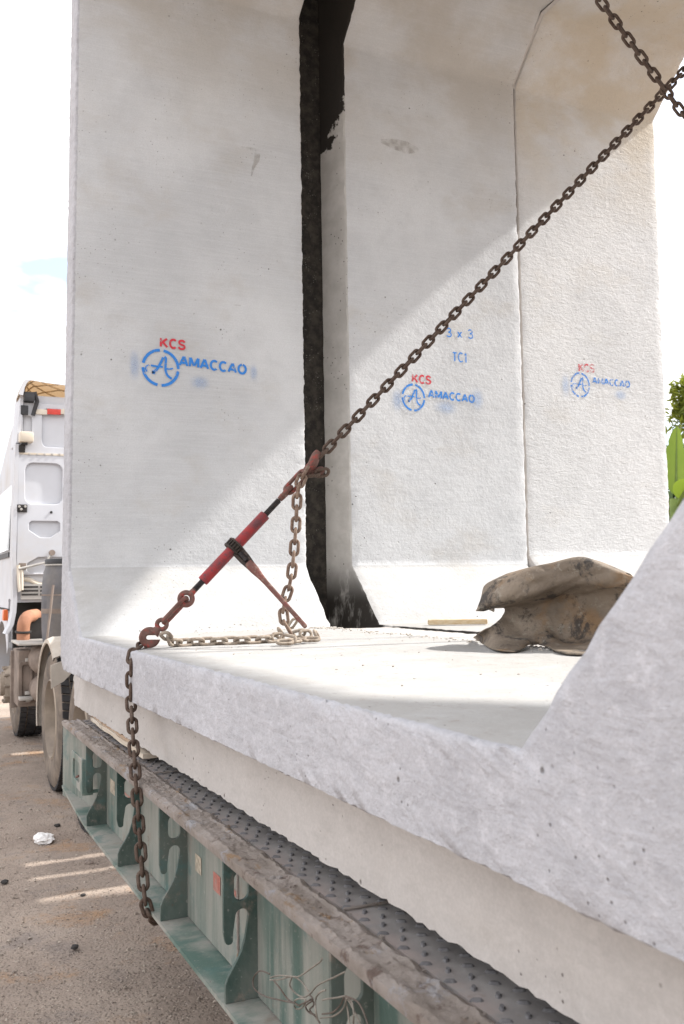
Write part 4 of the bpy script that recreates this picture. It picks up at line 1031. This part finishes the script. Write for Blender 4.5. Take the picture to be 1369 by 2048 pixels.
# ---------------------------------------------------------------- tractor unit
truck = empty('semi_truck', (2.1, 9.3, GZ), 'dusty white tractor unit seen from behind at the left, its cab above mud-brown wheels', 'truck')
YC = 9.3
def C(px, py, y=YC): return atY(px, py, y)
def cab():
    XL = 0.985; XR = 3.30
    z0 = C(40, 1205).z; zr = C(50, 790).z
    # side profile (y, z), extruded across
    prof = [(YC, z0), (YC, zr), (YC + 0.3, zr + 0.02), (10.6, 1.55), (11.4, 1.25), (11.75, 0.45), (11.8, -0.25), (11.75, -0.95), (11.25, -0.95)]
    prof += [(10.62 + 0.63 * math.cos(math.radians(q)), -1.0 + 0.63 * math.sin(math.radians(q))) for q in range(0, 151, 15)] + [(10.02, -0.62), (9.96, z0 + 0.03)]
    m = MB(); b = m.bm
    st = [(XL, 0.0), (XL + 0.05, 0.03), (XR - 0.05, 0.03), (XR, 0.0)]
    rings = []
    for x, g in ((XL, 0), (XR, 0)):
        rings.append([b.verts.new((x + (0.05 if x < 2 else -0.05) * max(0, (z - 0.3)) / 1.3, y, z)) for y, z in prof])
    n = len(prof)
    for i in range(n): b.faces.new((rings[0][i], rings[0][(i + 1) % n], rings[1][(i + 1) % n], rings[1][i]))
    f1 = b.faces.new(rings[0][::-1]); f2 = b.faces.new(rings[1])
    es = [e for e in b.edges if len({v.co.x for v in e.verts}) == 1 or (abs(e.verts[0].co.z - e.verts[1].co.z) < 1.7 and (e.verts[0] in rings[0]) == (e.verts[1] in rings[0]))]
    m.build('cab_body', M['cab'], truck, 30)
    body = [o for o in truck.children if o.name.startswith('cab_body')][0]
    # back wall skin with pressed recesses
    FM = Matrix(((1, 0, 0, 0), (0, 0, 1, YC - 0.016), (0, 1, 0, 0), (0, 0, 0, 1)))
    def q(px, py): v = C(px, py, YC - 0.016); return (v.x, v.z)
    def quad(x0, y0, x1, y1, r=0.06): a_ = q(x0, y1); b_ = q(x1, y0); return rrect(a_[0], a_[1], b_[0], b_[1], r)
    xr = 3.27
    zl = q(40, 906)[1]; zb = q(40, 1150)[1]; zt_ = q(60, 806)[1]
    up_out = [(q(43, 905)[0], zl), (xr, zl), (xr, zt_), (q(47, 806)[0], zt_)]
    plate('upper_rear_panel', [up_out, quad(84, 826, 230, 894, 0.05), quad(43.5, 832, 64, 866, 0.03)], 0.026, FM, M['cab'], truck, 0.005)
    lo_out = [(q(33, 1148)[0], zb), (xr, zb), (xr, zl - 0.012), (q(37, 909)[0], zl - 0.012)]
    mid = quad(50, 928, 125, 1008, 0.07)
    a_ = q(58, 1075); b_ = q(120, 1043)
    low = [(a_[0] + 0.02, b_[1]), (b_[0] - 0.02, b_[1]), (b_[0], b_[1] - 0.02), (b_[0], a_[1] + 0.06), (b_[0] - 0.09, a_[1]), (a_[0] + 0.10, a_[1]), (a_[0], a_[1] + 0.07), (a_[0], b_[1] - 0.02)]
    c_ = q(54, 1146); d_ = q(200, 1114)
    bot = [(c_[0], c_[1] + 0.02), (c_[0] + 0.02, c_[1]), (d_[0], c_[1]), (d_[0], d_[1]), (c_[0] + 0.10, d_[1]), (c_[0], d_[1] - 0.06)]
    mid2 = [(x + 0.42, y) for x, y in mid]; low2 = [(x + 0.42, y) for x, y in low]
    plate('lower_rear_panel', [lo_out, mid, low, bot, mid2, low2], 0.030, FM, M['cab'], truck, 0.006)
    MB().box((q(38, 0)[0], YC - 0.036, zl - 0.014), (xr, YC - 0.012, zl + 0.004)).build('panel_seam', M['cab_cream'], truck)
    for k in range(5):
        v = C(60 + k * 15, 908.5, YC - 0.037); MB().lathe([(0.001, -0.006), (0.011, -0.004), (0.011, 0.004)], 8, Matrix.Translation(v) @ Matrix.Rotation(math.radians(-90), 4, 'X')).build('rivet', M['alu'], truck)
    # curved sill and radiator louvres
    MB().tube(spline([C(46, 1158), C(60, 1160), C(72, 1166), C(86, 1169), C(150, 1169)], 5), 0.022, 8).build('sill_moulding', M['cab_cream'], truck)
    a_ = C(41, 1199); b_ = C(84, 1168)
    MB().box((a_.x, YC - 0.03, a_.z), (b_.x + 0.6, YC - 0.01, b_.z)).build('louvre_panel', M['alu'], truck)
    for py in (1174, 1181.5, 1189):
        v0 = C(43, py + 2.2); v1 = C(76, py - 2.2)
        MB().box((v0.x, YC - 0.034, v0.z), (v1.x, YC - 0.029, v1.z)).build('louvre_slot', M['darksteel'], truck)
        v0 = C(80, py + 2.2); v1 = C(84, py - 2.2)
        MB().box((v0.x, YC - 0.034, v0.z), (v1.x, YC - 0.029, v1.z)).build('louvre_slot', M['darksteel'], truck)
    # side air deflector: pale upright at the corner
    V = []
    for (px, py, wpx) in ((38, 871, 4), (42, 800, 5), (46, 790, 5)): pass
    def strip(pts, wd, dep, name, mat):
        m = MB(); b = m.bm; prev = None
        for px, py in pts:
            v = C(px, py, YC - 0.05)
            r = [b.verts.new(p) for p in ((v.x - wd / 2, v.y, v.z), (v.x + wd / 2, v.y, v.z), (v.x + wd / 2, v.y + dep, v.z), (v.x - wd / 2, v.y + dep, v.z))]
            if prev:
                for i in range(4): b.faces.new((prev[i], prev[(i + 1) % 4], r[(i + 1) % 4], r[i]))
            else: b.faces.new(r)
            prev = r
        b.faces.new(prev); return m.build(name, M[mat], truck)
    strip([(47, 776), (44, 800), (40, 850), (37, 885)], 0.030, 0.5, 'side_deflector', 'cab')
    strip([(35.5, 888), (33, 960), (31, 1040), (29, 1110), (29.5, 1160), (31, 1200), (29, 1225), (24, 1250), (14, 1268)], 0.036, 0.22, 'corner_post', 'cab')
    # roof air deflector: hollow shell open to the rear with tan inside and ribs
    ring = [C(px, py, YC - 0.12) for px, py in ((38, 789), (41, 775), (46, 764), (52, 759), (62, 759), (90, 764), (130, 769))]
    ring = spline(ring, 4); mir = [Vector((2.16 * 2 - v.x, v.y, v.z)) for v in ring[::-1]]; ring = ring + mir
    cen = Vector((2.16, YC, 1.75))
    def sh(v, k, dy): return Vector((cen.x + (v.x - cen.x) * k, v.y + dy, 1.60 + (v.z - 1.60) * (k if dy < 1 else k * 0.4)))
    layers = [(1.0, 0.0), (0.995, 0.25), (0.96, 0.6), (0.88, 1.0), (0.72, 1.45)]
    V = []; F = []; n = len(ring)
    for k, dy in layers: V += [sh(v, k, dy) for v in ring]
    for l in range(len(layers) - 1):
        for i in range(n - 1): F.append((l * n + i, l * n + i + 1, (l + 1) * n + i + 1, (l + 1) * n + i))
    o = mesh('roof_deflector', V, F, M['shell'], truck, 40)
    inner = o
    rim_in = [sh(v, 0.968, 0.0) for v in ring]
    mesh('deflector_rim', ring + rim_in, [(i, i + 1, n + i + 1, n + i) for i in range(n - 1)], M['cab'], truck)
    for k in range(-3, 9):
        for s_ in (1, -1):
            pts = []
            for t in range(9):
                u = t / 8; idx = k / 8 + (u * 0.45 if s_ > 0 else 0.45 - u * 0.45)
                if not (0.02 < idx < 0.98): continue
                i = idx * (n - 1); i0 = int(i); v = ring[i0].lerp(ring[min(i0 + 1, n - 1)], i - i0)
                lf = u * (len(layers) - 1); l0 = min(int(lf), len(layers) - 2); kk = layers[l0][0] + (layers[l0 + 1][0] - layers[l0][0]) * (lf - l0); dd = layers[l0][1] + (layers[l0 + 1][1] - layers[l0][1]) * (lf - l0)
                pts.append(sh(v, kk * 0.968, dd + 0.012))
            if len(pts) > 2: MB().tube(pts, 0.007, 5).build('deflector_rib', M['tan_rib'], inner)
    # small fittings on the back wall
    def bx(x0, y0, x1, y1, name, mat, d0=-0.055, d1=-0.02, bev=0.004):
        a_ = C(x0, y1, YC + d0); b_ = C(x1, y0, YC + d0); return MB().box((a_.x, YC + d0, a_.z), (b_.x, YC + d1, b_.z), bev).build(name, M[mat], truck)
    bx(42, 811, 57, 829, 'bracket', 'blackp'); bx(49, 784, 70, 801, 'deflector_motor', 'blackp', -0.10, 0.0)
    a_ = C(69, 784, YC - 0.08); b_ = C(75, 803, YC - 0.06); c_ = C(66, 831, YC - 0.05)
    MB().tube([a_, b_, c_], [0.022, 0.02, 0.018], 8).build('stay_bar', M['blackp'], truck)
    bx(95, 819, 122, 828, 'red_reflector', 'redtape', -0.045, -0.03, 0.002); bx(72, 819, 95, 828, 'reflector_strip', 'cab_cream', -0.043, -0.03, 0.002); bx(122, 820, 160, 828, 'reflector_strip', 'cab_cream', -0.043, -0.03, 0.002)
    bx(40, 863, 68.5, 883, 'work_lamp', 'cab_cream', -0.16, -0.03, 0.02); bx(44, 883, 56, 888, 'lamp_foot', 'blackp', -0.12, -0.03); bx(38, 890, 51, 904, 'bracket', 'darksteel')
    bx(34, 1009, 55, 1024, 'hinge_plate', 'darksteel', -0.05, -0.03, 0.002)
    for px, py in ((39, 1013), (51, 1013), (43, 1018.5)):
        v = C(px, py, YC - 0.055); MB().lathe([(0.001, -0.008), (0.012, -0.006), (0.012, 0.006)], 8, Matrix.Translation(v) @ Matrix.Rotation(math.radians(-90), 4, 'X')).build('bolt', M['alu'], truck)
    v = C(103, 1024.5, YC - 0.036); MB().lathe([(0.001, -0.006), (0.012, -0.004), (0.012, 0.006)], 10, Matrix.Translation(v) @ Matrix.Rotation(math.radians(-90), 4, 'X')).build('plug', M['darksteel'], truck)
    # stabiliser bars at the lower edge
    MB().tube([C(38, 1138, YC - 0.08), C(92, 1125, YC - 0.08), C(105, 1105, YC - 0.06)], 0.012, 8).build('tilt_rod', M['alu'], truck)
    MB().lathe([(0.001, -0.02), (0.028, -0.02), (0.028, 0.02), (0.001, 0.02)], 12, Matrix.Translation(C(104.5, 1105.5, YC - 0.06)) @ Matrix.Rotation(math.radians(-90), 4, 'X')).build('rod_boss', M['dirtsteel'], truck)
    bx(39, 1126, 53, 1139, 'bracket', 'dirtsteel'); MB().tube([C(37, 1130, YC - 0.07), C(38, 1160, YC - 0.07), C(40, 1183, YC - 0.07), C(44, 1180, YC - 0.07), C(44, 1140, YC - 0.07)], 0.016, 8).build('grab_rail', M['cab_cream'], truck)
    # cab side: door gap, side window, amber lamp, mirror
    XS = 0.983
    def sbox(y0, z0_, y1, z1_, mat, name, t=0.006, lean=True):
        m = MB(); b = m.bm
        q4 = [(y0, z0_), (y1, z0_), (y1, z1_), (y0, z1_)]
        vs = [b.verts.new((XS + 0.05 * max(0, z - 0.3) / 1.3 - t, y, z)) for y, z in q4]; v2 = [b.verts.new((v.co.x + t * 2, v.co.y, v.co.z)) for v in vs]
        b.faces.new(vs); b.faces.new(v2[::-1])
        for i in range(4): b.faces.new((vs[i], vs[(i + 1) % 4], v2[(i + 1) % 4], v2[i]))
        m.build(name, M[mat], truck)
    sbox(9.78, -0.55, 9.80, 1.0, 'darksteel', 'door_gap', 0.003); sbox(9.62, 0.20, 9.71, 1.0, 'cab_cream', 'side_vent', 0.010)
    sbox(9.95, 0.35, 11.2, 1.0, 'glass', 'side_window', 0.004); sbox(9.95, 0.28, 11.3, 0.33, 'blackp', 'window_seal', 0.006)
    sbox(9.8, -0.25, 11.6, -0.23, 'darksteel', 'panel_gap', 0.003)
    MB().box((0.94, 10.0, -0.35), (0.99, 10.12, -0.24), 0.012).build('marker_lamp', M['amber'], truck)
    MB().tube([(0.98, 11.55, 1.25), (0.72, 11.65, 1.22), (0.70, 11.65, 0.95)], 0.018, 8).box((0.58, 11.60, 0.35), (0.82, 11.72, 0.95), 0.03).build('door_mirror', M['blackp'], truck)
cab()
def chassis():
    for x in (1.72, 2.48):
        MB().box((x, 5.6, -0.78), (x + 0.09, 11.6, -0.50), 0.01).build('chassis_rail', M['darksteel'], truck)
    MB().box((1.2, 9.5, -0.72), (3.1, 11.4, -0.30)).build('engine_block', M['darksteel'], truck)
    for y in (6.35, 7.7, 10.62): MB().tube([(1.25, y, GZ + 0.53), (3.15, y, GZ + 0.53)], 0.09, 12).build('axle', M['darksteel'], truck)
    for y in (7.70, 6.35):
        wheel('drive_wheel', (1.065, y, GZ + 0.535), 0.535, 0.27, truck, ('tyre', 'rim', 'tread'), True)
        wheel('drive_wheel', (1.40, y, GZ + 0.535), 0.535, 0.27, truck, ('tyre', 'rim', 'tread'), True)
        wheel('drive_wheel', (2.86, y, GZ + 0.535), 0.535, 0.27, truck, ('tyre', 'rim', 'tread'), True)
    wheel('front_wheel', (1.10, 10.62, GZ + 0.535), 0.535, 0.29, truck, ('tyre', 'rim', 'tread'), False)
    wheel('front_wheel', (2.90, 10.62, GZ + 0.535), 0.535, 0.29, truck, ('tyre', 'rim', 'tread'), False)
    # rear mudguards: rounded sheet arcs with a torn flap
    for y in (7.70,):
        V = []; F = []; na = 26
        for k in range(na + 1):
            a = math.radians(-12 + 138 * k / na)
            for (x, r) in ((1.050, 0.578), (1.042, 0.585), (1.045, 0.612), (1.09, 0.630), (1.70, 0.632), (1.70, 0.622), (1.09, 0.618), (1.055, 0.60)):
                rr = r + 0.006 * fn(x * 9, k * 0.5, y)
                V.append((x, y + rr * math.cos(a), GZ + 0.535 + rr * math.sin(a)))
        for k in range(na):
            for i in range(8): F.append((k * 8 + i, k * 8 + (i + 1) % 8, k * 8 + 8 + (i + 1) % 8, k * 8 + 8 + i))
        mesh('mudguard', V, F, M['fender'], truck, 50)
    # torn white flap hanging at the back of the first mudguard
    pts = [(102, 1331), (125, 1322), (147, 1343), (128, 1363), (115, 1370), (103, 1378)]
    Y = 7.12; f = [atY(x, y, Y) for x, y in pts]
    V = f + [v + Vector((0.0, 0.012, 0)) for v in f]; n = len(f)
    mesh('torn_flap', V, [tuple(range(n))[::-1], tuple(range(n, 2 * n))] + [(i, (i + 1) % n, n + (i + 1) % n, n + i) for i in range(n)], M['fender'], truck)
    # catwalk plate, battery box, air tanks
    Y = 8.75
    a_ = atY(30, 1288, Y); b_ = atY(90, 1282, Y)
    MB().box((a_.x, 8.45, a_.z), (1.75, 9.05, a_.z + 0.022), 0.006).build('catwalk_and_shade_plate', M['alu'], truck)
    a_ = atY(36, 1415, Y); b_ = atY(68, 1300, Y)
    bb = MB().box((a_.x, 8.75, a_.z), (b_.x + 0.25, 9.2, b_.z), 0.02).build('battery_box', M['dirtsteel'], truck)
    FM = Matrix(((1, 0, 0, 0), (0, 0, 1, Y - 0.012), (0, 1, 0, 0), (0, 0, 0, 1)))
    c_ = atY(37, 1408, Y - 0.012); d_ = atY(66, 1322, Y - 0.012)
    i0 = rrect(c_.x + 0.03, c_.z + 0.02, d_.x - 0.02, d_.z - 0.03, 0.02)
    plate('box_lid', [rrect(c_.x, c_.z, d_.x, d_.z, 0.03), i0], 0.02, FM, M['dirtsteel'], bb, 0.004)
    for px, py in ((56, 1320), (55, 1386), (57, 1400)):
        MB().box((-0.02, -0.02, -0.015), (0.02, 0.02, 0.015), 0.006, Matrix.Translation(atY(px, py, Y - 0.03))).build('latch', M['alu'], bb)
    a_ = atY(40, 1402, 8.6); b_ = atY(66, 1394, 8.6); MB().box((a_.x, 8.6, a_.z), (b_.x, 8.72, b_.z), 0.004).build('step_plate', M['alu'], truck)
    a_ = atY(20, 1415, 9.15); b_ = atY(36, 1300, 9.15)
    MB().box((a_.x, 9.1, a_.z), (b_.x, 9.14, b_.z), 0.01).build('splash_guard', M['dirtsteel'], truck)
    v = atY(70, 1320, 8.7)
    MB().lathe([(0.001, -0.3), (0.09, -0.28), (0.125, -0.22), (0.125, 0.22), (0.09, 0.28), (0.001, 0.3)], 20, Matrix.Translation((v.x + 0.07, 8.75, v.z)) @ Matrix.Rotation(math.radians(90), 4, 'X')).build('air_tank', M['dirtsteel'], truck)
    v = atY(72, 1378, 8.7)
    MB().lathe([(0.001, -0.3), (0.09, -0.28), (0.125, -0.22), (0.125, 0.22), (0.09, 0.28), (0.001, 0.3)], 20, Matrix.Translation((v.x + 0.07, 8.75, v.z)) @ Matrix.Rotation(math.radians(90), 4, 'X')).build('air_tank', M['dirtsteel'], truck)
    MB().box((1.75, 7.0, -0.30), (3.1, 8.4, -0.27)).build('chassis_shade_plate', M['darksteel'], truck)  # unseen plate added to block a sun patch on the dirt
    MB().box((1.9, 8.3, -0.36), (3.15, 9.2, -0.30)).build('catwalk_and_shade_plate', M['darksteel'], truck)  # not a catwalk: unseen plate added to keep sun off the dirt
    # orange intake hose with a clamp
    Y = 8.95
    h = spline([atY(47, 1290, Y), atY(47, 1262, Y), atY(49, 1245, Y), atY(56, 1234, Y + 0.05), atY(72, 1230, Y + 0.25)], 6)
    hs = MB().tube(h, 0.056, 16).build('orange_hose', M['orange'], truck, 60)
    c_ = atY(47, 1263.5, Y); MB().tube([c_ + Vector((0.062 * math.cos(t), 0.062 * math.sin(t), 0.006 * math.sin(t))) for t in [2 * math.pi * k / 20 for k in range(20)]], 0.011, 8, closed=True).build('hose_clamp', M['darksteel'], hs)
    MB().box((1.02, 9.86, -0.85), (3.2, 9.94, C(40, 1205).z + 0.02)).build('dark_void_sheet', M['darksteel'], truck)  # dark sheet added in place of the shaded void under the cab
    MB().box((1.05, 9.1, -0.72), (1.3, 9.25, -0.30)).build('air_filter', M['darksteel'], truck)
chassis()
def drum():
    Y = 8.55
    c = atY(118, 1284, Y); r = 0.20; top = atY(118, 1118, Y).z; c.x = atY(84, 1200, Y).x + r; H = top - c.z
    root = empty('plastic_drum', (c.x, Y, c.z), 'grubby dark plastic drum strapped upright behind the white cab', 'drum')
    MB().lathe([(0.001, 0), (r * 0.9, 0), (r * 0.97, 0.03), (r, 0.12), (r * 1.01, H * 0.33), (r * 1.01, H * 0.56), (r * 0.985, H * 0.72), (r * 0.93, H * 0.84), (r * 0.84, H * 0.92), (r * 0.84, H * 0.925), (0.001, H * 0.925)], 32, Matrix.Translation((c.x, Y, c.z))).build('drum_body', M['drum'], root, 40)
    MB().lathe([(0.001, H * 0.925), (r * 0.86, H * 0.925), (r * 0.88, H * 0.94), (r * 0.88, H * 0.985), (r * 0.84, H), (0.001, H)], 32, Matrix.Translation((c.x, Y, c.z))).build('drum_lid', M['blackp'], root, 40)
    for k in (0.35, 0.56, 0.92):
        MB().lathe([(r * (1.012 if k < 0.9 else 0.89), H * k), (r * (1.025 if k < 0.9 else 0.905), H * k), (r * (1.025 if k < 0.9 else 0.905), H * k + (0.04 if k == 0.35 else 0.012)), (r * (1.012 if k < 0.9 else 0.89), H * k + (0.04 if k == 0.35 else 0.012))], 32, Matrix.Translation((c.x, Y, c.z))).build('strap', M['dirtsteel'] if k < 0.9 else M['alu'], root, 40)
    MB().tube([atY(107, 1170, Y - 0.24), atY(101, 1225, Y - 0.24), atY(94, 1282, Y - 0.24)], 0.010, 8).build('support_rod', M['dirtsteel'], root)
drum()

# ---------------------------------------------------------------- litter on the ground
def litter():
    c = atZ(88, 1676, GZ + 0.02); bm = bmesh.new(); bmesh.ops.create_icosphere(bm, subdivisions=3, radius=1)
    for v in bm.verts:
        n = fn(v.co.x * 2.1, v.co.y * 2.1, v.co.z * 2.1 + 4); v.co *= 1 + 0.5 * n + 0.2 * abs(fn(v.co.x * 6, v.co.y * 6, v.co.z * 6)); v.co = Vector((v.co.x * 0.058, v.co.y * 0.075, v.co.z * 0.024))
    me = bpy.data.meshes.new('crumpled_paper'); bm.to_mesh(me); bm.free(); o = link_obj('crumpled_paper', me, None, M['paper']); o.location = c
    tag(o, 'crumpled white scrap of paper on the dirt left of the trailer', 'litter')
    for (px, py, s, lab) in ((115, 1651, 0.020, 'dark angular stone on the dirt right above the white paper scrap'), (178, 1725, 0.024, 'flat brown stone beside the narrow strips of sunlight'),
                             (10, 1763, 0.020, 'brown stone at the left picture edge below the sunlit strips'), (150, 1894, 0.017, 'small dark stone near the middle of the shaded dirt'),
                             (166, 1790, 0.013, 'tiny dark stone lying in the broad patch of sunlight')):
        c = atZ(px, py, GZ + s * 0.3); bm = bmesh.new(); bmesh.ops.create_icosphere(bm, subdivisions=2, radius=s)
        for v in bm.verts: v.co *= 1 + 0.45 * fn(v.co.x * 50 + px, v.co.y * 50, v.co.z * 50); v.co.z *= 0.6
        me = bpy.data.meshes.new('stone'); bm.to_mesh(me); bm.free(); o = link_obj('stone', me, None, M['dirtsteel'] if s > 0.021 else M['darksteel']); o.location = c; tag(o, lab, 'stone', 'loose stones on the dirt')
litter()

# ---------------------------------------------------------------- plants beyond the load
def leaf_cards(spots, size, mat, name, parent, aspect=0.26, droop=0.3):
    V = []; F = []
    for p in spots:
        d = Vector((rnd.gauss(0, 1), rnd.gauss(0, 1), rnd.gauss(0, 0.6) - droop)).normalized(); s = size * (0.6 + 0.8 * rnd.random())
        sd_ = d.cross(Vector((rnd.gauss(0, 1), rnd.gauss(0, 1), 1.5))).normalized() * s * aspect; k = len(V)
        m = p + d * s * 0.5 + d.cross(sd_).normalized() * s * 0.06
        V += [p, m + sd_ * 0.5, p + d * s, m - sd_ * 0.5]; F.append((k, k + 1, k + 2, k + 3))
    return mesh(name, V, F, mat, parent)
def tree(name, base, h, crown, label, mat, n=2600, leaf=0.16):
    root = empty(name, base, label, 'tree')
    base = Vector(base); top = base + Vector((0.2, 0.1, h)); m = MB()
    m.tube(spline([base - Vector((0, 0, 0.1)), base + Vector((0.1, 0, h * 0.4)), top], 6), [0.13 - 0.007 * i for i in range(13)], 9); m.build('trunk', M['bark'], root, 50)
    spots = []
    for i, (c, r) in enumerate(crown):
        c = Vector(c); st = base + Vector((0.1, 0, h * (0.45 + 0.4 * rnd.random())))
        tw = MB(); tw.tube(spline([st, st.lerp(c, 0.5) + Vector((0, 0, 0.15)), c], 5), [0.045 - 0.0035 * k for k in range(11)], 6); tw.build('branch', M['bark'], root, 50)
        for t in range(26):     # twigs carrying leaves in sprays
            dv = Vector((rnd.gauss(0, 1), rnd.gauss(0, 1), rnd.gauss(0, 0.8))).normalized() * r * (0.35 + 0.75 * rnd.random())
            for q in range(n // (26 * len(crown))):
                u = 0.35 + 0.65 * rnd.random(); spots.append(c + dv * u + Vector((rnd.gauss(0, 0.05), rnd.gauss(0, 0.05), rnd.gauss(0, 0.04) - 0.12 * u * u)))
    leaf_cards(spots, leaf, mat, 'crown', root); return root
def banana(base, label, leaves, h):
    root = empty('banana_plant', base, label, 'banana plant', 'banana plants beyond the load'); base = Vector(base)
    MB().tube([base, base + Vector((0.02, 0, h * 0.5)), base + Vector((0, 0.03, h))], [0.13, 0.11, 0.07], 10).build('stem', simple_stem, root, 60)
    for (az, el, Ln, wd, curl) in leaves:
        d = Vector((math.cos(az) * math.cos(el), math.sin(az) * math.cos(el), math.sin(el))); st = base + Vector((0, 0, h * 0.95)); n = 22
        sidev = d.cross(Vector((0, 0, 1))); sidev = sidev.normalized() if sidev.length > 0.05 else Vector((1, 0, 0))
        V = []; F = []; mid = []
        for i in range(n + 1):
            t = i / n; p = st + d * Ln * t + Vector((0, 0, -curl * t * t)); mid.append(p)
            hw = 0 if t < 0.16 else wd * (math.sin(math.pi * min(1, (t - 0.16) / 0.84) ** 0.75) ** 0.55 if t < 1 else 0.02)
            nn = sidev.cross(d).normalized()
            for sgn in (-1, 1):
                tear = 0.85 + 0.15 * fn(i * 1.9, sgn * 3, az)
                V.append(p + sidev * sgn * hw * tear + nn * hw * 0.35)
            V.append(p)
        for i in range(n):
            a = i * 3; F += [(a, a + 3, a + 5, a + 2), (a + 2, a + 5, a + 4, a + 1)]
        mesh('leaf', V, F, M['banana'], root, 60); MB().tube(mid, [0.022 * (1 - 0.85 * i / n) for i in range(n + 1)], 6).build('leaf_rib', simple_stem, root, 60)
    return root
simple_stem = simple('green_banana_stem', (0.14, 0.20, 0.05), 0.6, 0, 0.25, 5)
def G(px, py, D): return atD(px, py, D)
tp = G(1470, 800, 15); tb = Vector((tp.x, tp.y, GZ))
tree('leafy_tree', tb, 3.6, [(G(1372, 775, 15), 0.30), (G(1372, 810, 15), 0.34), (G(1395, 835, 15), 0.45), (G(1430, 780, 15), 0.6), (G(1480, 760, 15), 0.8), (G(1520, 830, 15.5), 0.8)],
     'bright green leafy tree rising behind the right end of the culverts', M['leaf'], 2600, 0.16)
tp = G(1440, 930, 17); tree('leafy_tree', Vector((tp.x, tp.y, GZ)), 2.6, [(G(1352, 905, 17), 0.28), (G(1350, 935, 17), 0.3), (G(1400, 940, 17), 0.6), (G(1460, 900, 17), 0.8)],
     'lower feathery tree just left of the banana leaf', M['leaf_dark'], 2200, 0.15)
tp = G(1342, 1165, 13); tp = Vector((tp.x, tp.y, GZ)); 
pb = G(1352, 975, 13)
banana((pb.x, pb.y, GZ), 'banana plant with one upright yellow-green leaf beyond the culvert end',
       [(0.4, math.radians(84), 1.15, 0.17, 0.0), (-0.6, math.radians(40), 1.5, 0.2, 0.5), (0.1, math.radians(55), 1.6, 0.2, 0.5), (-1.9, math.radians(45), 1.2, 0.2, 0.6)], pb.z - GZ - 0.15)
def bush(c, r, label, n, mat):
    root = empty('bush', (c.x, c.y, GZ), label, 'bush', 'bushes beyond the load')
    spots = []
    for i in range(n):
        dv = Vector((rnd.gauss(0, 1), rnd.gauss(0, 1), rnd.gauss(0, 1))).normalized() * rnd.random() ** 0.4
        b_ = 1 + 0.35 * fn(dv.x * 3, dv.y * 3, dv.z * 3 + c.x)
        spots.append(Vector((c.x + dv.x * r * b_, c.y + dv.y * r * b_, max(GZ + 0.05, c.z - 0.9 * r + dv.z * r * b_))))
    leaf_cards(spots, 0.15, mat, 'foliage', root, 0.5)
    MB().tube([(c.x, c.y, GZ - 0.05), (c.x + 0.05, c.y, c.z - r * 0.5)], [0.05, 0.02], 7).build('stem', M['bark'], root)
bush(G(1385, 968, 14), 0.95, 'dark dense bush below the banana leaf', 3400, M['leaf_dark'])
bush(G(1378, 1012, 13.5), 0.7, 'light green low bush at the foot of the banana plant', 1800, M['leaf'])
